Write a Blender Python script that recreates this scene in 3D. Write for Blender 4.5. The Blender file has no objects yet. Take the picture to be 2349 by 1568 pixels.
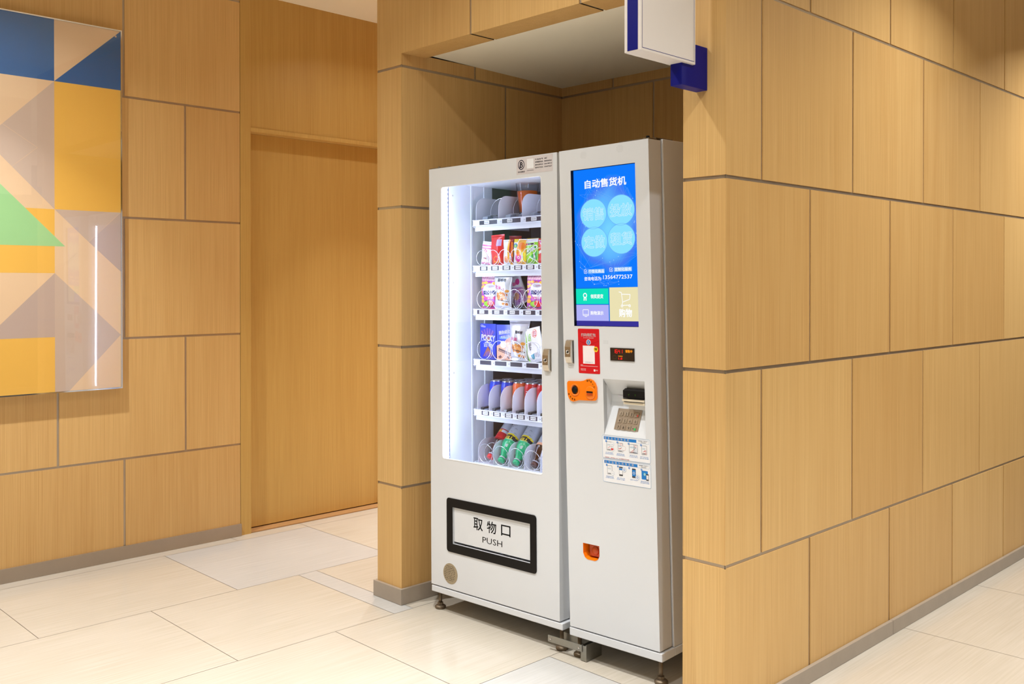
import bpy, math, random
from mathutils import Vector, Matrix
from mathutils.geometry import tessellate_polygon
random.seed(7)
SC = bpy.context.scene
COL = SC.collection
PI = math.pi

# ------------------------------------------------------------------ camera
cam = bpy.data.cameras.new('camera')
cam.sensor_width = 36.0
cam.lens = 2192.62 / 2349 * 36.0
cam.shift_y = -(784 - 664.84) / 2349
cam.clip_start = 0.05
camo = bpy.data.objects.new('camera', cam)
camo.location = (3.24666, -2.51552, 1.36929)
camo.rotation_euler = (PI / 2 - 0.00637, 0, 0.796459)
COL.objects.link(camo)
SC.camera = camo

# ------------------------------------------------------------------ light and exposure
SC.view_settings.view_transform = 'Standard'
SC.view_settings.look = 'None'
SC.view_settings.gamma = 1.0
SC.view_settings.use_curve_mapping = False
SC.view_settings.exposure = 0.0
wd = bpy.data.worlds.new('world')
SC.world = wd
wd.use_nodes = True
bg = wd.node_tree.nodes['Background']
bg.inputs['Color'].default_value = (1.0, 0.99, 0.98, 1)
bg.inputs['Strength'].default_value = 0.03

def downlight(x, y, power, r=0.03, spread=128, z=2.93, col=(0.98, 1.0, 1.015)):
    l = bpy.data.lights.new('downlight', 'AREA')
    l.shape = 'DISK'
    l.size = 2 * r
    l.energy = power
    l.color = col
    l.spread = math.radians(spread)
    o = bpy.data.objects.new('downlight', l)
    o.location = (x, y, z)
    COL.objects.link(o)
    return o

# ceiling downlights of the hall and the corridor: x, y, watts, beam angle
LIGHTS = [(0.9, -0.82, 9.5, 140), (0.9, -0.82, 8.0, 60), (-0.6, -1.45, 18.0, 95), (-0.6, -1.45, 13.0, 140), (-0.85, 0.8, 6.0, 60), (-0.85, 0.8, 3.2, 140),
          (2.35, 1.25, 16.0, 130), (2.45, -0.7, 9.0, 60), (2.45, -0.7, 12.0, 140), (2.4, 3.0, 30.0, 132), (0.9, -2.4, 7.0, 60), (3.6, 0.6, 21.0, 95), (3.6, 0.6, 18.0, 140),
          (2.6, -2.6, 28.0, 60), (-0.85, 2.4, 15.0, 60), (-0.85, 2.4, 25.0, 95), (1.7, -1.5, 2.0, 60), (1.7, -1.5, 10.0, 95), (1.7, -1.5, 4.0, 140)]
for _x, _y, _p, _s in LIGHTS:
    downlight(_x, _y, _p, spread=_s)

# ------------------------------------------------------------------ materials
MATS = {}

def srgb(r, g, b):
    f = lambda c: (c / 255 / 12.92) if c / 255 <= 0.04045 else ((c / 255 + 0.055) / 1.055) ** 2.4
    return (f(r), f(g), f(b), 1.0)

def base_mat(name):
    m = bpy.data.materials.new(name)
    m.use_nodes = True
    nt = m.node_tree
    return m, nt, nt.nodes['Principled BSDF']

def pmat(name, rgb, rough=0.5, metal=0.0, coat=0.0, var=0.04, scale=40.0, bump=0.0, spec=0.5):
    """plain coloured surface with a fine procedural variation"""
    key = name
    if key in MATS:
        return MATS[key]
    m, nt, p = base_mat(name)
    c = srgb(*rgb)
    tc = nt.nodes.new('ShaderNodeTexCoord')
    nz = nt.nodes.new('ShaderNodeTexNoise')
    nz.inputs['Scale'].default_value = scale
    nz.inputs['Detail'].default_value = 3
    nt.links.new(tc.outputs['Object'], nz.inputs['Vector'])
    mr = nt.nodes.new('ShaderNodeMapRange')
    mr.inputs['To Min'].default_value = 1 - var
    mr.inputs['To Max'].default_value = 1 + var
    nt.links.new(nz.outputs['Fac'], mr.inputs['Value'])
    mx = nt.nodes.new('ShaderNodeVectorMath')
    mx.operation = 'SCALE'
    mx.inputs[0].default_value = c[:3]
    nt.links.new(mr.outputs[0], mx.inputs['Scale'])
    nt.links.new(mx.outputs[0], p.inputs['Base Color'])
    p.inputs['Roughness'].default_value = rough
    p.inputs['Metallic'].default_value = metal
    p.inputs['Coat Weight'].default_value = coat
    p.inputs['Coat Roughness'].default_value = 0.08
    p.inputs['Specular IOR Level'].default_value = spec
    if bump:
        b = nt.nodes.new('ShaderNodeBump')
        b.inputs['Strength'].default_value = bump
        b.inputs['Distance'].default_value = 0.002
        nt.links.new(nz.outputs['Fac'], b.inputs['Height'])
        nt.links.new(b.outputs[0], p.inputs['Normal'])
    MATS[key] = m
    return m

def emat(name, rgb, strength=1.0):
    if name in MATS:
        return MATS[name]
    m = bpy.data.materials.new(name)
    m.use_nodes = True
    nt = m.node_tree
    nt.nodes.remove(nt.nodes['Principled BSDF'])
    e = nt.nodes.new('ShaderNodeEmission')
    e.inputs['Color'].default_value = srgb(*rgb)
    e.inputs['Strength'].default_value = strength
    nt.links.new(e.outputs[0], nt.nodes['Material Output'].inputs['Surface'])
    MATS[name] = m
    return m

def glass_mat(name, tint=(1, 1, 1, 1), ior=1.45, rough=0.0):
    m = bpy.data.materials.new(name)
    m.use_nodes = True
    nt = m.node_tree
    nt.nodes.remove(nt.nodes['Principled BSDF'])
    t = nt.nodes.new('ShaderNodeBsdfTransparent')
    t.inputs['Color'].default_value = tint
    g = nt.nodes.new('ShaderNodeBsdfGlossy')
    g.inputs['Roughness'].default_value = rough
    lw = nt.nodes.new('ShaderNodeLayerWeight')
    lw.inputs['Blend'].default_value = 0.5
    pw = nt.nodes.new('ShaderNodeMath'); pw.operation = 'POWER'; pw.inputs[1].default_value = 5.0
    nt.links.new(lw.outputs['Facing'], pw.inputs[0])
    f = nt.nodes.new('ShaderNodeMath'); f.operation = 'MULTIPLY_ADD'
    nt.links.new(pw.outputs[0], f.inputs[0]); r0 = ((ior - 1) / (ior + 1)) ** 2
    f.inputs[1].default_value = 1 - r0; f.inputs[2].default_value = r0
    mx = nt.nodes.new('ShaderNodeMixShader')
    nt.links.new(f.outputs[0], mx.inputs['Fac'])
    nt.links.new(t.outputs[0], mx.inputs[1])
    nt.links.new(g.outputs[0], mx.inputs[2])
    nt.links.new(mx.outputs[0], nt.nodes['Material Output'].inputs['Surface'])
    MATS[name] = m
    return m

def wood_mat(name, light, dark, rough=0.42):
    m, nt, p = base_mat(name)
    tc = nt.nodes.new('ShaderNodeTexCoord')
    at = nt.nodes.new('ShaderNodeAttribute')
    at.attribute_name = 'tone'
    # each veneer sheet gets its own piece of grain
    off = nt.nodes.new('ShaderNodeVectorMath'); off.operation = 'SCALE'
    off.inputs[0].default_value = (13.7, 7.3, 5.1)
    nt.links.new(at.outputs['Fac'], off.inputs['Scale'])
    add = nt.nodes.new('ShaderNodeVectorMath'); add.operation = 'ADD'
    nt.links.new(tc.outputs['Object'], add.inputs[0])
    nt.links.new(off.outputs[0], add.inputs[1])
    def grain(sc, zs, detail):
        mp = nt.nodes.new('ShaderNodeMapping')
        mp.inputs['Scale'].default_value = (sc, sc, zs)
        nt.links.new(add.outputs[0], mp.inputs['Vector'])
        nz = nt.nodes.new('ShaderNodeTexNoise')
        nz.inputs['Scale'].default_value = 1.0
        nz.inputs['Detail'].default_value = detail
        nt.links.new(mp.outputs[0], nz.inputs['Vector'])
        return nz
    g1 = grain(420, 3.0, 3)
    g2 = grain(14, 0.35, 2)
    g3 = grain(55, 1.0, 2)
    def mul(a, k):
        n = nt.nodes.new('ShaderNodeMath'); n.operation = 'MULTIPLY'
        nt.links.new(a, n.inputs[0]); n.inputs[1].default_value = k
        return n.outputs[0]
    def plus(a, b):
        n = nt.nodes.new('ShaderNodeMath'); n.operation = 'ADD'
        nt.links.new(a, n.inputs[0]); nt.links.new(b, n.inputs[1])
        return n.outputs[0]
    s = plus(plus(mul(g1.outputs['Fac'], 0.55), mul(g2.outputs['Fac'], 0.16)), mul(g3.outputs['Fac'], 0.16))
    s = plus(s, mul(at.outputs['Fac'], 0.16))
    cr = nt.nodes.new('ShaderNodeValToRGB')
    cr.color_ramp.elements[0].position = 0.30
    cr.color_ramp.elements[0].color = srgb(*dark)
    cr.color_ramp.elements[1].position = 0.80
    cr.color_ramp.elements[1].color = srgb(*light)
    nt.links.new(s, cr.inputs['Fac'])
    nt.links.new(cr.outputs[0], p.inputs['Base Color'])
    p.inputs['Roughness'].default_value = rough
    p.inputs['Specular IOR Level'].default_value = 0.35
    MATS[name] = m
    return m

def stone_mat(name, a, b, rough=0.13, ax='y'):
    m, nt, p = base_mat(name)
    tc = nt.nodes.new('ShaderNodeTexCoord')
    mp = nt.nodes.new('ShaderNodeMapping')
    mp.inputs['Scale'].default_value = (120, 3.0, 1) if ax == 'y' else (3.0, 120, 1)
    nt.links.new(tc.outputs['Object'], mp.inputs['Vector'])
    nz = nt.nodes.new('ShaderNodeTexNoise')
    nz.inputs['Scale'].default_value = 1.0
    nz.inputs['Detail'].default_value = 4
    nt.links.new(mp.outputs[0], nz.inputs['Vector'])
    n2 = nt.nodes.new('ShaderNodeTexNoise')
    n2.inputs['Scale'].default_value = 2.2
    n2.inputs['Detail'].default_value = 2
    nt.links.new(tc.outputs['Object'], n2.inputs['Vector'])
    md = nt.nodes.new('ShaderNodeMath'); md.operation = 'MULTIPLY_ADD'
    nt.links.new(n2.outputs['Fac'], md.inputs[0]); md.inputs[1].default_value = 0.5
    nt.links.new(nz.outputs['Fac'], md.inputs[2])
    cr = nt.nodes.new('ShaderNodeValToRGB')
    cr.color_ramp.elements[0].position = 0.5
    cr.color_ramp.elements[0].color = srgb(*a)
    cr.color_ramp.elements[1].position = 0.95
    cr.color_ramp.elements[1].color = srgb(*b)
    nt.links.new(md.outputs[0], cr.inputs['Fac'])
    nt.links.new(cr.outputs[0], p.inputs['Base Color'])
    p.inputs['Roughness'].default_value = rough
    MATS[name] = m
    return m

WOOD = wood_mat('oak_veneer', (232, 194, 130), (198, 151, 89))
WOODD = wood_mat('oak_veneer_door', (220, 182, 108), (190, 148, 78))
STEEL = pmat('joint_steel', (182, 166, 146), 0.3, 0.55, var=0.12, scale=6)
TILE_C = stone_mat('cream_tile', (194, 184, 167), (205, 196, 182))
TILE_G = stone_mat('grey_tile', (190, 187, 182), (200, 198, 194))
GROUT = pmat('floor_joint', (150, 130, 108), 0.6)
PLASTER = pmat('ceiling_paint', (252, 244, 222), 0.8, var=0.015, scale=3)
PLINTH = pmat('plinth_stone', (166, 152, 136), 0.38, 0.0, var=0.10, scale=14)
PLINTHM = pmat('plinth_metal', (172, 158, 142), 0.36, 0.55, var=0.06, scale=8)
WHITE = pmat('white_enamel', (223, 225, 228), 0.38, coat=0.25, var=0.012, scale=5)
WHITE2 = pmat('white_liner', (226, 230, 238), 0.5, var=0.01)
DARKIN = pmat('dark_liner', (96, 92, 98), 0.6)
BLACK = pmat('black_plastic', (14, 12, 12), 0.5, var=0.1, spec=.25)
NEARBLK = pmat('black_gap', (14, 12, 12), 0.8)
CHROME = pmat('chrome', (225, 225, 228), 0.06, 1.0, var=0.02)
SATIN = pmat('satin_steel', (222, 216, 206), 0.28, 1.0, var=0.08, scale=60)
RUST = pmat('rusty_steel', (128, 112, 92), 0.5, 0.7, var=0.45, scale=70, bump=0.3)
GALV = pmat('galvanised_steel', (160, 158, 150), 0.4, 0.8, var=0.12, scale=50)
ORANGE = pmat('orange_plastic', (255, 128, 10), 0.3, coat=0.4)
ORANGED = pmat('orange_plastic_deep', (196, 78, 22), 0.35)
INK = pmat('black_ink', (16, 14, 16), 0.6, spec=.2)
GLASS = glass_mat('clear_glass')
PAPER = pmat('white_paper', (240, 240, 242), 0.5)
CLEARP = glass_mat('clear_plastic', (0.97, 0.98, 0.98, 1), 1.35, 0.05)

# ------------------------------------------------------------------ mesh builder
class MB:
    def __init__(s):
        s.v = []; s.f = []; s.m = []; s.t = []; s.mats = []; s.sm = []
    def mi(s, mat):
        if mat not in s.mats: s.mats.append(mat)
        return s.mats.index(mat)
    def face(s, pts, mat, tone=0.5, smooth=False):
        b = len(s.v); s.v += [tuple(p) for p in pts]
        s.f.append(tuple(range(b, b + len(pts)))); s.m.append(s.mi(mat)); s.t.append(tone); s.sm.append(smooth)
    def idx(s, verts, faces, mat, tone=0.5, smooth=False):
        b = len(s.v); s.v += [tuple(p) for p in verts]
        k = s.mi(mat) if not isinstance(mat, list) else None
        for i, f in enumerate(faces):
            s.f.append(tuple(b + j for j in f)); s.m.append(k if k is not None else s.mi(mat[i])); s.t.append(tone); s.sm.append(smooth)
    def box(s, x0, x1, y0, y1, z0, z1, mat, tone=0.5):
        v = [(x0, y0, z0), (x1, y0, z0), (x1, y1, z0), (x0, y1, z0), (x0, y0, z1), (x1, y0, z1), (x1, y1, z1), (x0, y1, z1)]
        f = [(0, 3, 2, 1), (4, 5, 6, 7), (0, 1, 5, 4), (1, 2, 6, 5), (2, 3, 7, 6), (3, 0, 4, 7)]
        s.idx(v, f, mat, tone)
    def extrude_xz(s, poly, y0, y1, mat, cap=True):
        """poly: list of (x,z), extruded from y0 (front) to y1"""
        n = len(poly)
        v = [(a, y0, b) for a, b in poly] + [(a, y1, b) for a, b in poly]
        fs = [(i, (i + 1) % n, n + (i + 1) % n, n + i) for i in range(n)]
        s.idx(v, fs, mat)
        if cap:
            tr = tessellate_polygon([[Vector((a, b, 0)) for a, b in poly]])
            s.idx(v, [tuple(t) for t in tr] + [tuple(n + q for q in reversed(t)) for t in tr], mat)
    def extrude_yz(s, poly, x0, x1, mat):
        n = len(poly)
        v = [(x0, a, b) for a, b in poly] + [(x1, a, b) for a, b in poly]
        fs = [(i, (i + 1) % n, n + (i + 1) % n, n + i) for i in range(n)]
        tr = tessellate_polygon([[Vector((a, b, 0)) for a, b in poly]])
        s.idx(v, fs + [tuple(t) for t in tr] + [tuple(n + q for q in reversed(t)) for t in tr], mat)
    def ring_xz(s, outer, inner, y0, y1, mat):
        """plate between y0 and y1 with a hole; outer and inner have equal counts"""
        n = len(outer)
        v = [(a, y0, b) for a, b in outer] + [(a, y0, b) for a, b in inner] + [(a, y1, b) for a, b in outer] + [(a, y1, b) for a, b in inner]
        f = []
        for i in range(n):
            j = (i + 1) % n
            f += [(i, j, n + j, n + i), (2 * n + i, 3 * n + i, 3 * n + j, 2 * n + j), (i, 2 * n + i, 2 * n + j, j), (n + i, n + j, 3 * n + j, 3 * n + i)]
        s.idx(v, f, mat)
    def lathe(s, prof, c, mat, seg=24, axis='z', smooth=True):
        """prof: (r,h) list; c centre"""
        v = []; f = []
        for r, h in prof:
            for k in range(seg):
                a = 2 * PI * k / seg
                p = (r * math.cos(a), r * math.sin(a), h)
                if axis == 'y': p = (p[0], p[2], p[1])
                if axis == 'x': p = (p[2], p[0], p[1])
                v.append((c[0] + p[0], c[1] + p[1], c[2] + p[2]))
        for i in range(len(prof) - 1):
            for k in range(seg):
                f.append((i * seg + k, i * seg + (k + 1) % seg, (i + 1) * seg + (k + 1) % seg, (i + 1) * seg + k))
        f.append(tuple(range(seg))[::-1]); f.append(tuple((len(prof) - 1) * seg + k for k in range(seg)))
        s.idx(v, f, mat, smooth=smooth)
    def tube(s, pts, r, mat, seg=6):
        pts = [Vector(p) for p in pts]
        v = []; f = []
        for i, p in enumerate(pts):
            t = (pts[min(i + 1, len(pts) - 1)] - pts[max(i - 1, 0)]).normalized()
            a = t.orthogonal().normalized() if i == 0 else (a - t * a.dot(t)).normalized()
            b = t.cross(a)
            for k in range(seg):
                q = 2 * PI * k / seg
                v.append(p + (a * math.cos(q) + b * math.sin(q)) * r)
        for i in range(len(pts) - 1):
            for k in range(seg):
                f.append((i * seg + k, i * seg + (k + 1) % seg, (i + 1) * seg + (k + 1) % seg, (i + 1) * seg + k))
        f.append(tuple(range(seg))); f.append(tuple((len(pts) - 1) * seg + k for k in range(seg)))
        s.idx(v, f, mat, smooth=True)
    def build(s, name, parent=None, bevel=0.0, mat4=None, seg=2):
        me = bpy.data.meshes.new(name)
        me.from_pydata(s.v, [], s.f)
        for m in s.mats: me.materials.append(m)
        me.polygons.foreach_set('material_index', s.m)
        me.polygons.foreach_set('use_smooth', s.sm)
        at = me.attributes.new('tone', 'FLOAT', 'FACE')
        at.data.foreach_set('value', s.t)
        me.update()
        o = bpy.data.objects.new(name, me)
        COL.objects.link(o)
        if parent is not None: o.parent = parent
        if mat4 is not None: o.matrix_world = mat4
        if bevel:
            b = o.modifiers.new('bevel', 'BEVEL')
            b.width = bevel; b.segments = seg; b.limit_method = 'ANGLE'; b.angle_limit = math.radians(40)
        return o

def rrect(x0, x1, z0, z1, r, n=5):
    """rounded rectangle, n+1 points a corner, starting at the lower left"""
    out = []
    for cx, cz, a0 in ((x0 + r, z0 + r, PI), (x1 - r, z0 + r, 1.5 * PI), (x1 - r, z1 - r, 0), (x0 + r, z1 - r, PI / 2)):
        for k in range(n + 1):
            a = a0 + (PI / 2) * k / n
            out.append((cx + r * math.cos(a), cz + r * math.sin(a)))
    return out

def sqrect(x0, x1, z0, z1, n=5):
    """square rectangle with the same point count as rrect"""
    out = []
    for cx, cz in ((x0, z0), (x1, z0), (x1, z1), (x0, z1)):
        out += [(cx, cz)] * (n + 1)
    return out

def kind(o, k='structure'):
    o['kind'] = k
    return o

def tag(o, label, cat, group=None):
    o['label'] = label; o['category'] = cat
    if group: o['group'] = group
    return o

def empty(name, m4, label, cat, group=None):
    o = bpy.data.objects.new(name, None)
    o.empty_display_size = 0.05
    COL.objects.link(o)
    o.matrix_world = m4
    return tag(o, label, cat, group)

# ------------------------------------------------------------------ flat print (writing, marks) in x-z, lying on a surface
TXT = {}
def text_geo(body, bold):
    key = (body, bold)
    if key not in TXT:
        cu = bpy.data.curves.new('t', 'FONT')
        cu.body = body; cu.size = 1.0; cu.offset = bold; cu.resolution_u = 2
        ob = bpy.data.objects.new('t', cu)
        COL.objects.link(ob)
        dg = bpy.context.evaluated_depsgraph_get()
        me = bpy.data.meshes.new_from_object(ob.evaluated_get(dg))
        v = [(a.co.x, a.co.y) for a in me.vertices]
        f = [tuple(p.vertices) for p in me.polygons]
        bpy.data.objects.remove(ob); bpy.data.curves.remove(cu); bpy.data.meshes.remove(me)
        TXT[key] = (v, f)
    return TXT[key]

class Print:
    """shapes printed on a surface; fn maps (x, z, lift) to a 3D point"""
    def __init__(s, fn=None, eps=0.00025):
        s.mb = MB(); s.fn = fn or (lambda x, z, l: (x, -l, z)); s.eps = eps; s.k = 1
    def layer(s, k): s.k = k; return s
    def poly(s, pts, mat):
        tr = tessellate_polygon([[Vector((a, b, 0)) for a, b in pts]])
        s.mb.idx([s.fn(a, b, s.eps * s.k) for a, b in pts], [tuple(t) for t in tr], mat)
    def rect(s, x0, x1, z0, z1, mat): s.poly([(x0, z0), (x1, z0), (x1, z1), (x0, z1)], mat)
    def rr(s, x0, x1, z0, z1, r, mat): s.poly(rrect(x0, x1, z0, z1, r), mat)
    def rring(s, x0, x1, z0, z1, r, w, mat):
        a = rrect(x0, x1, z0, z1, r); b = rrect(x0 + w, x1 - w, z0 + w, z1 - w, max(r - w, 1e-4))
        n = len(a)
        s.mb.idx([s.fn(p, q, s.eps * s.k) for p, q in a + b], [(i, (i + 1) % n, n + (i + 1) % n, n + i) for i in range(n)], mat)
    def disc(s, cx, cz, rx, rz, mat, n=28): s.poly([(cx + rx * math.cos(2 * PI * k / n), cz + rz * math.sin(2 * PI * k / n)) for k in range(n)], mat)
    def ring(s, cx, cz, r0, r1, mat, n=28, asp=1.0):
        v = [(cx + r * math.cos(2 * PI * k / n), cz + asp * r * math.sin(2 * PI * k / n)) for r in (r0, r1) for k in range(n)]
        s.mb.idx([s.fn(a, b, s.eps * s.k) for a, b in v], [(k, (k + 1) % n, n + (k + 1) % n, n + k) for k in range(n)], mat)
    def line(s, x0, z0, x1, z1, w, mat):
        d = Vector((x1 - x0, z1 - z0)); L = d.length
        if L < 1e-7: return
        nrm = Vector((-d.y, d.x)) / L * w / 2
        s.poly([(x0 + nrm.x, z0 + nrm.y), (x1 + nrm.x, z1 + nrm.y), (x1 - nrm.x, z1 - nrm.y), (x0 - nrm.x, z0 - nrm.y)], mat)
    def pl(s, pts, w, mat):
        for a, b in zip(pts[:-1], pts[1:]): s.line(a[0], a[1], b[0], b[1], w, mat)
    def text(s, body, x0, x1, z0, z1, mat, bold=0.0, rot=0.0, flip=False, keep=False):
        """fits the writing into the box; keep = keep the letters' own proportions (height decides)"""
        v, f = text_geo(body, 0.0)
        if not v: return
        ax = min(p[0] for p in v); bx = max(p[0] for p in v); az = min(p[1] for p in v); bz = max(p[1] for p in v)
        sx = (x1 - x0) / max(bx - ax, 1e-6); sz = (z1 - z0) / max(bz - az, 1e-6)
        if keep:
            sx = sz
        cx = (x0 + x1) / 2; cz = (z0 + z1) / 2
        b = max(bold, 0) * min(abs(sx), abs(sz)) * .75
        for ox, oz in (((-b, -b), (b, -b), (b, b), (-b, b)) if b > 0 else ((0, 0),)):
          out = []
          for p in v:
            dx = (p[0] - (ax + bx) / 2) * sx + ox; dz = (p[1] - (az + bz) / 2) * sz + oz
            if flip: dx, dz = -dx, -dz
            if rot: dx, dz = dx * math.cos(rot) - dz * math.sin(rot), dx * math.sin(rot) + dz * math.cos(rot)
            out.append(s.fn(cx + dx, cz + dz, s.eps * s.k))
          s.mb.idx(out, f, mat)
    def build(s, name, parent): return s.mb.build(name, parent)

# ------------------------------------------------------------------ the setting
F0 = 0.499
ROWS = [0.0, F0, F0 + 0.6, F0 + 1.2, F0 + 1.8, F0 + 2.4, 2.958]
GAP = 0.0112
XL, XR, YB, PW, XN = -1.5, 1.611, 1.01, 0.171, 1.453
ZC = 2.958
rt = random.Random(3)

def panel(mb, O, h, nrm, a, b, z0, z1, tone=None, g='lrbt', mat=None, d=0.005):
    """one veneer sheet on a wall plane: O origin, h direction along the wall, nrm outward"""
    e = GAP / 2
    a0 = a + (e if 'l' in g else 0); b0 = b - (e if 'r' in g else 0)
    c0 = z0 + (e if 'b' in g else 0); c1 = z1 - (e if 't' in g else 0)
    if tone is None: tone = rt.random()
    O = Vector(O); h = Vector(h); n = Vector(nrm); Z = Vector((0, 0, 1))
    P = lambda q, z, k: O + h * q + Z * z + n * k
    F = [P(a0, c0, 0), P(b0, c0, 0), P(b0, c1, 0), P(a0, c1, 0)]
    B = [P(a0, c0, -d), P(b0, c0, -d), P(b0, c1, -d), P(a0, c1, -d)]
    m = mat or WOOD
    mb.face(F, m, tone)
    for i in range(4):
        j = (i + 1) % 4
        if 'brtl'[i] in g: mb.face([F[i], F[j], B[j], B[i]], m, tone)

def backing(mb, O, h, nrm, a, b, z0, z1, d=0.0035, mat=None):
    O = Vector(O); h = Vector(h); n = Vector(nrm); Z = Vector((0, 0, 1))
    P = lambda q, z: O + h * q + Z * z - n * d
    mb.face([P(a, z0), P(b, z0), P(b, z1), P(a, z1)], mat or STEEL)

def rows_of(mb, O, h, nrm, a, b, joints, rows=ROWS, tones=None):
    for r in range(len(rows) - 1):
        z0, z1 = rows[r], rows[r + 1]
        js = [a] + [j for j in sorted(joints[r % len(joints)]) if a + 0.02 < j < b - 0.02] + [b]
        for i in range(len(js) - 1):
            g = ('' if i == 0 else 'l') + ('' if i == len(js) - 2 else 'r') + ('' if r == 0 else 'b') + ('' if r == len(rows) - 2 else 't')
            panel(mb, O, h, nrm, js[i], js[i + 1], z0, z1, None, g)
    backing(mb, O, h, nrm, a, b, rows[0], rows[-1])

# floor: strips along Y with staggered cross joints
mb = MB()
mb.face([(-1.6, -6, -0.002), (7.5, -6, -0.002), (7.5, 8, -0.002), (-1.6, 8, -0.002)], GROUT)
GX = [-2.15, -1.41, -0.667, 0.072, 0.835, 1.58, 2.32, 3.06, 3.80, 4.54, 5.28, 6.02, 6.76, 7.5]
CROSS = {0: [-2.1, -1.25, 0.0, .43, 1.26], 1: [-5.4, -4.6, -3.77, -2.93, -2.087, -1.247, -0.407, 0.428, 1.27, 2.11, 2.95, 3.8, 4.6],
         2: [-5.0, -4.16, -3.32, -2.48, -1.64, -0.804, -0.095, 0.005, 0.85, 1.69, 2.5], 3: [-4.6, -3.76, -2.9, -2.06, -1.22, -0.385, 0.46, 1.3],
         4: [-4.2, -3.34, -2.5, -1.65, -0.8, 0.035, 0.9]}
GREY = {(1, -0.407), (2, -0.095), (4, -0.8), (6, 2.05), (3, -3.76)}
for i in range(len(GX) - 1):
    cr_ = CROSS.get(i) or ([-5 + 0.84 * k + 0.42 * (i % 2) + 0.005 for k in range(15)] if i != 5 else [-4.6, -3.1, -1.5, -.4, .42, 1.257, 2.03, 2.87, 3.7, 4.5])
    if i == 6: cr_ = [-4.6, -3.1, -1.5, -.4, .42, 1.257, 2.05, 2.87, 3.7, 4.5]
    ys = [-6] + cr_ + [8]
    for a, b in zip(ys[:-1], ys[1:]):
        gm = TILE_G if any(i == q[0] and abs(a - q[1]) < 1e-6 for q in GREY) else TILE_C
        e = 0.0011; x0 = max(GX[i], -1.6); x1 = GX[i + 1]
        mb.face([(x0 + e, a + e, 0), (x1 - e, a + e, 0), (x1 - e, b - e, 0), (x0 + e, b - e, 0)], gm)
kind(mb.build('floor'))

mb = MB()
mb.box(-1.7, 7.5, -6, 8, ZC, ZC + 0.1, PLASTER)
kind(mb.build('ceiling'))
# slightly sloping ceiling of the niche
mb = MB()
mb.idx([(0, .133, 2.367), (XN, .133, 2.367), (XN, YB, 2.346), (0, YB, 2.346), (0, .133, 2.45), (XN, .133, 2.45), (XN, YB, 2.45), (0, YB, 2.45)],
       [(0, 3, 2, 1), (4, 5, 6, 7), (0, 1, 5, 4), (1, 2, 6, 5), (2, 3, 7, 6), (3, 0, 4, 7)], PLASTER)
kind(mb.build('ceiling_niche'))

# left wall, seen behind the artwork
mb = MB()
A = [0.06 - .317 - .636 * k + .006 for k in range(12)]
B = [-.571 - .636 * k for k in range(12)]
rows_of(mb, (XL, 0, 0), (0, 1, 0), (1, 0, 0), -6, .06, [B, A])
mb.box(XL - .12, XL - .006, -6, .06, 0, ZC, WOOD)
kind(mb.build('wall_left'))
# casing beside the doorway, panel over the door and the wall beyond
mb = MB()
mb.box(XL - .1, XL, .0625, .125, 0, ZC, WOODD, .35)
kind(mb.build('trim_1'))
mb = MB()
mb.box(XL - .1, XL - .004, .1252, 1.16, 2.227, ZC, WOODD, .15)
mb.box(XL - .08, XL + .0005, .1252, 1.16, 2.205, 2.2265, WOODD, .9)
kind(mb.build('wall_overdoor'))
mb = MB()
mb.box(XL - .12, XL - .08, .1252, 1.16, .012, 2.2045, WOODD, .4)
kind(mb.build('door_1'))
mb = MB()
mb.box(XL - .12, XL - .005, .1252, 1.16, 0.0005, .006, pmat('threshold_wood', (176, 132, 84), 0.5))
kind(mb.build('trim_2'))
mb = MB()
rows_of(mb, (XL, 0, 0), (0, 1, 0), (1, 0, 0), 1.161, 4.0, [[1.8, 2.45], [1.5, 2.1, 2.8]])
mb.box(XL - .12, XL - .006, 1.161, 4, 0, ZC, WOOD)
kind(mb.build('wall_left_beyond'))
mb = MB()
rows_of(mb, (0, 4, 0), (1, 0, 0), (0, -1, 0), XL, 1.62, [[-.9, -.2, .5], [-1.2, -.5, .2]])
kind(mb.build('wall_corridor_end'))
mb = MB()
rows_of(mb, (0, 7.9, 0), (1, 0, 0), (0, -1, 0), 1.62, 7.5, [[2.2, 2.8, 3.4, 4, 4.6, 5.2], [2.5, 3.1, 3.7, 4.3, 4.9]])
kind(mb.build('wall_far'))

# niche block: left pillar, header, right pillar and right wall
ZH = 2.352
mb = MB()
# pillar left, front face and both sides
for r in range(4):
    panel(mb, (0, 0, 0), (1, 0, 0), (0, -1, 0), -PW, 0, ROWS[r], ROWS[r + 1], [.7, .75, .5, .35][r], ('' if r == 0 else 'b') + 't')
panel(mb, (0, 0, 0), (1, 0, 0), (0, -1, 0), -PW, 0, ROWS[4], ZH, .45, 'b')
backing(mb, (0, 0, 0), (1, 0, 0), (0, -1, 0), -PW, 0, 0, ZH)
rows_of(mb, (-PW, 0, 0), (0, 1, 0), (-1, 0, 0), 0, 3.99, [[.6, 1.2, 1.8, 2.4, 3], [.3, .9, 1.5, 2.1, 2.7]])
kind(mb.build('wall_pillar'))
mb = MB()
for a, b, t, g in ((-PW, .441, .45, 'rt'), (.441, 1.016, .7, 'lrt'), (1.016, XR, .5, 'lt')):
    panel(mb, (0, 0, 0), (1, 0, 0), (0, -1, 0), a, b, ZH, ROWS[5], t, g)
for a, b, t, g in ((-PW, .3, .45, 'rb'), (.3, .9, .7, 'lrb'), (.9, XR, .5, 'lb')):
    panel(mb, (0, 0, 0), (1, 0, 0), (0, -1, 0), a, b, ROWS[5], ZC, t, g)
backing(mb, (0, 0, 0), (1, 0, 0), (0, -1, 0), -PW, XR, ZH, ZC)
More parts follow.
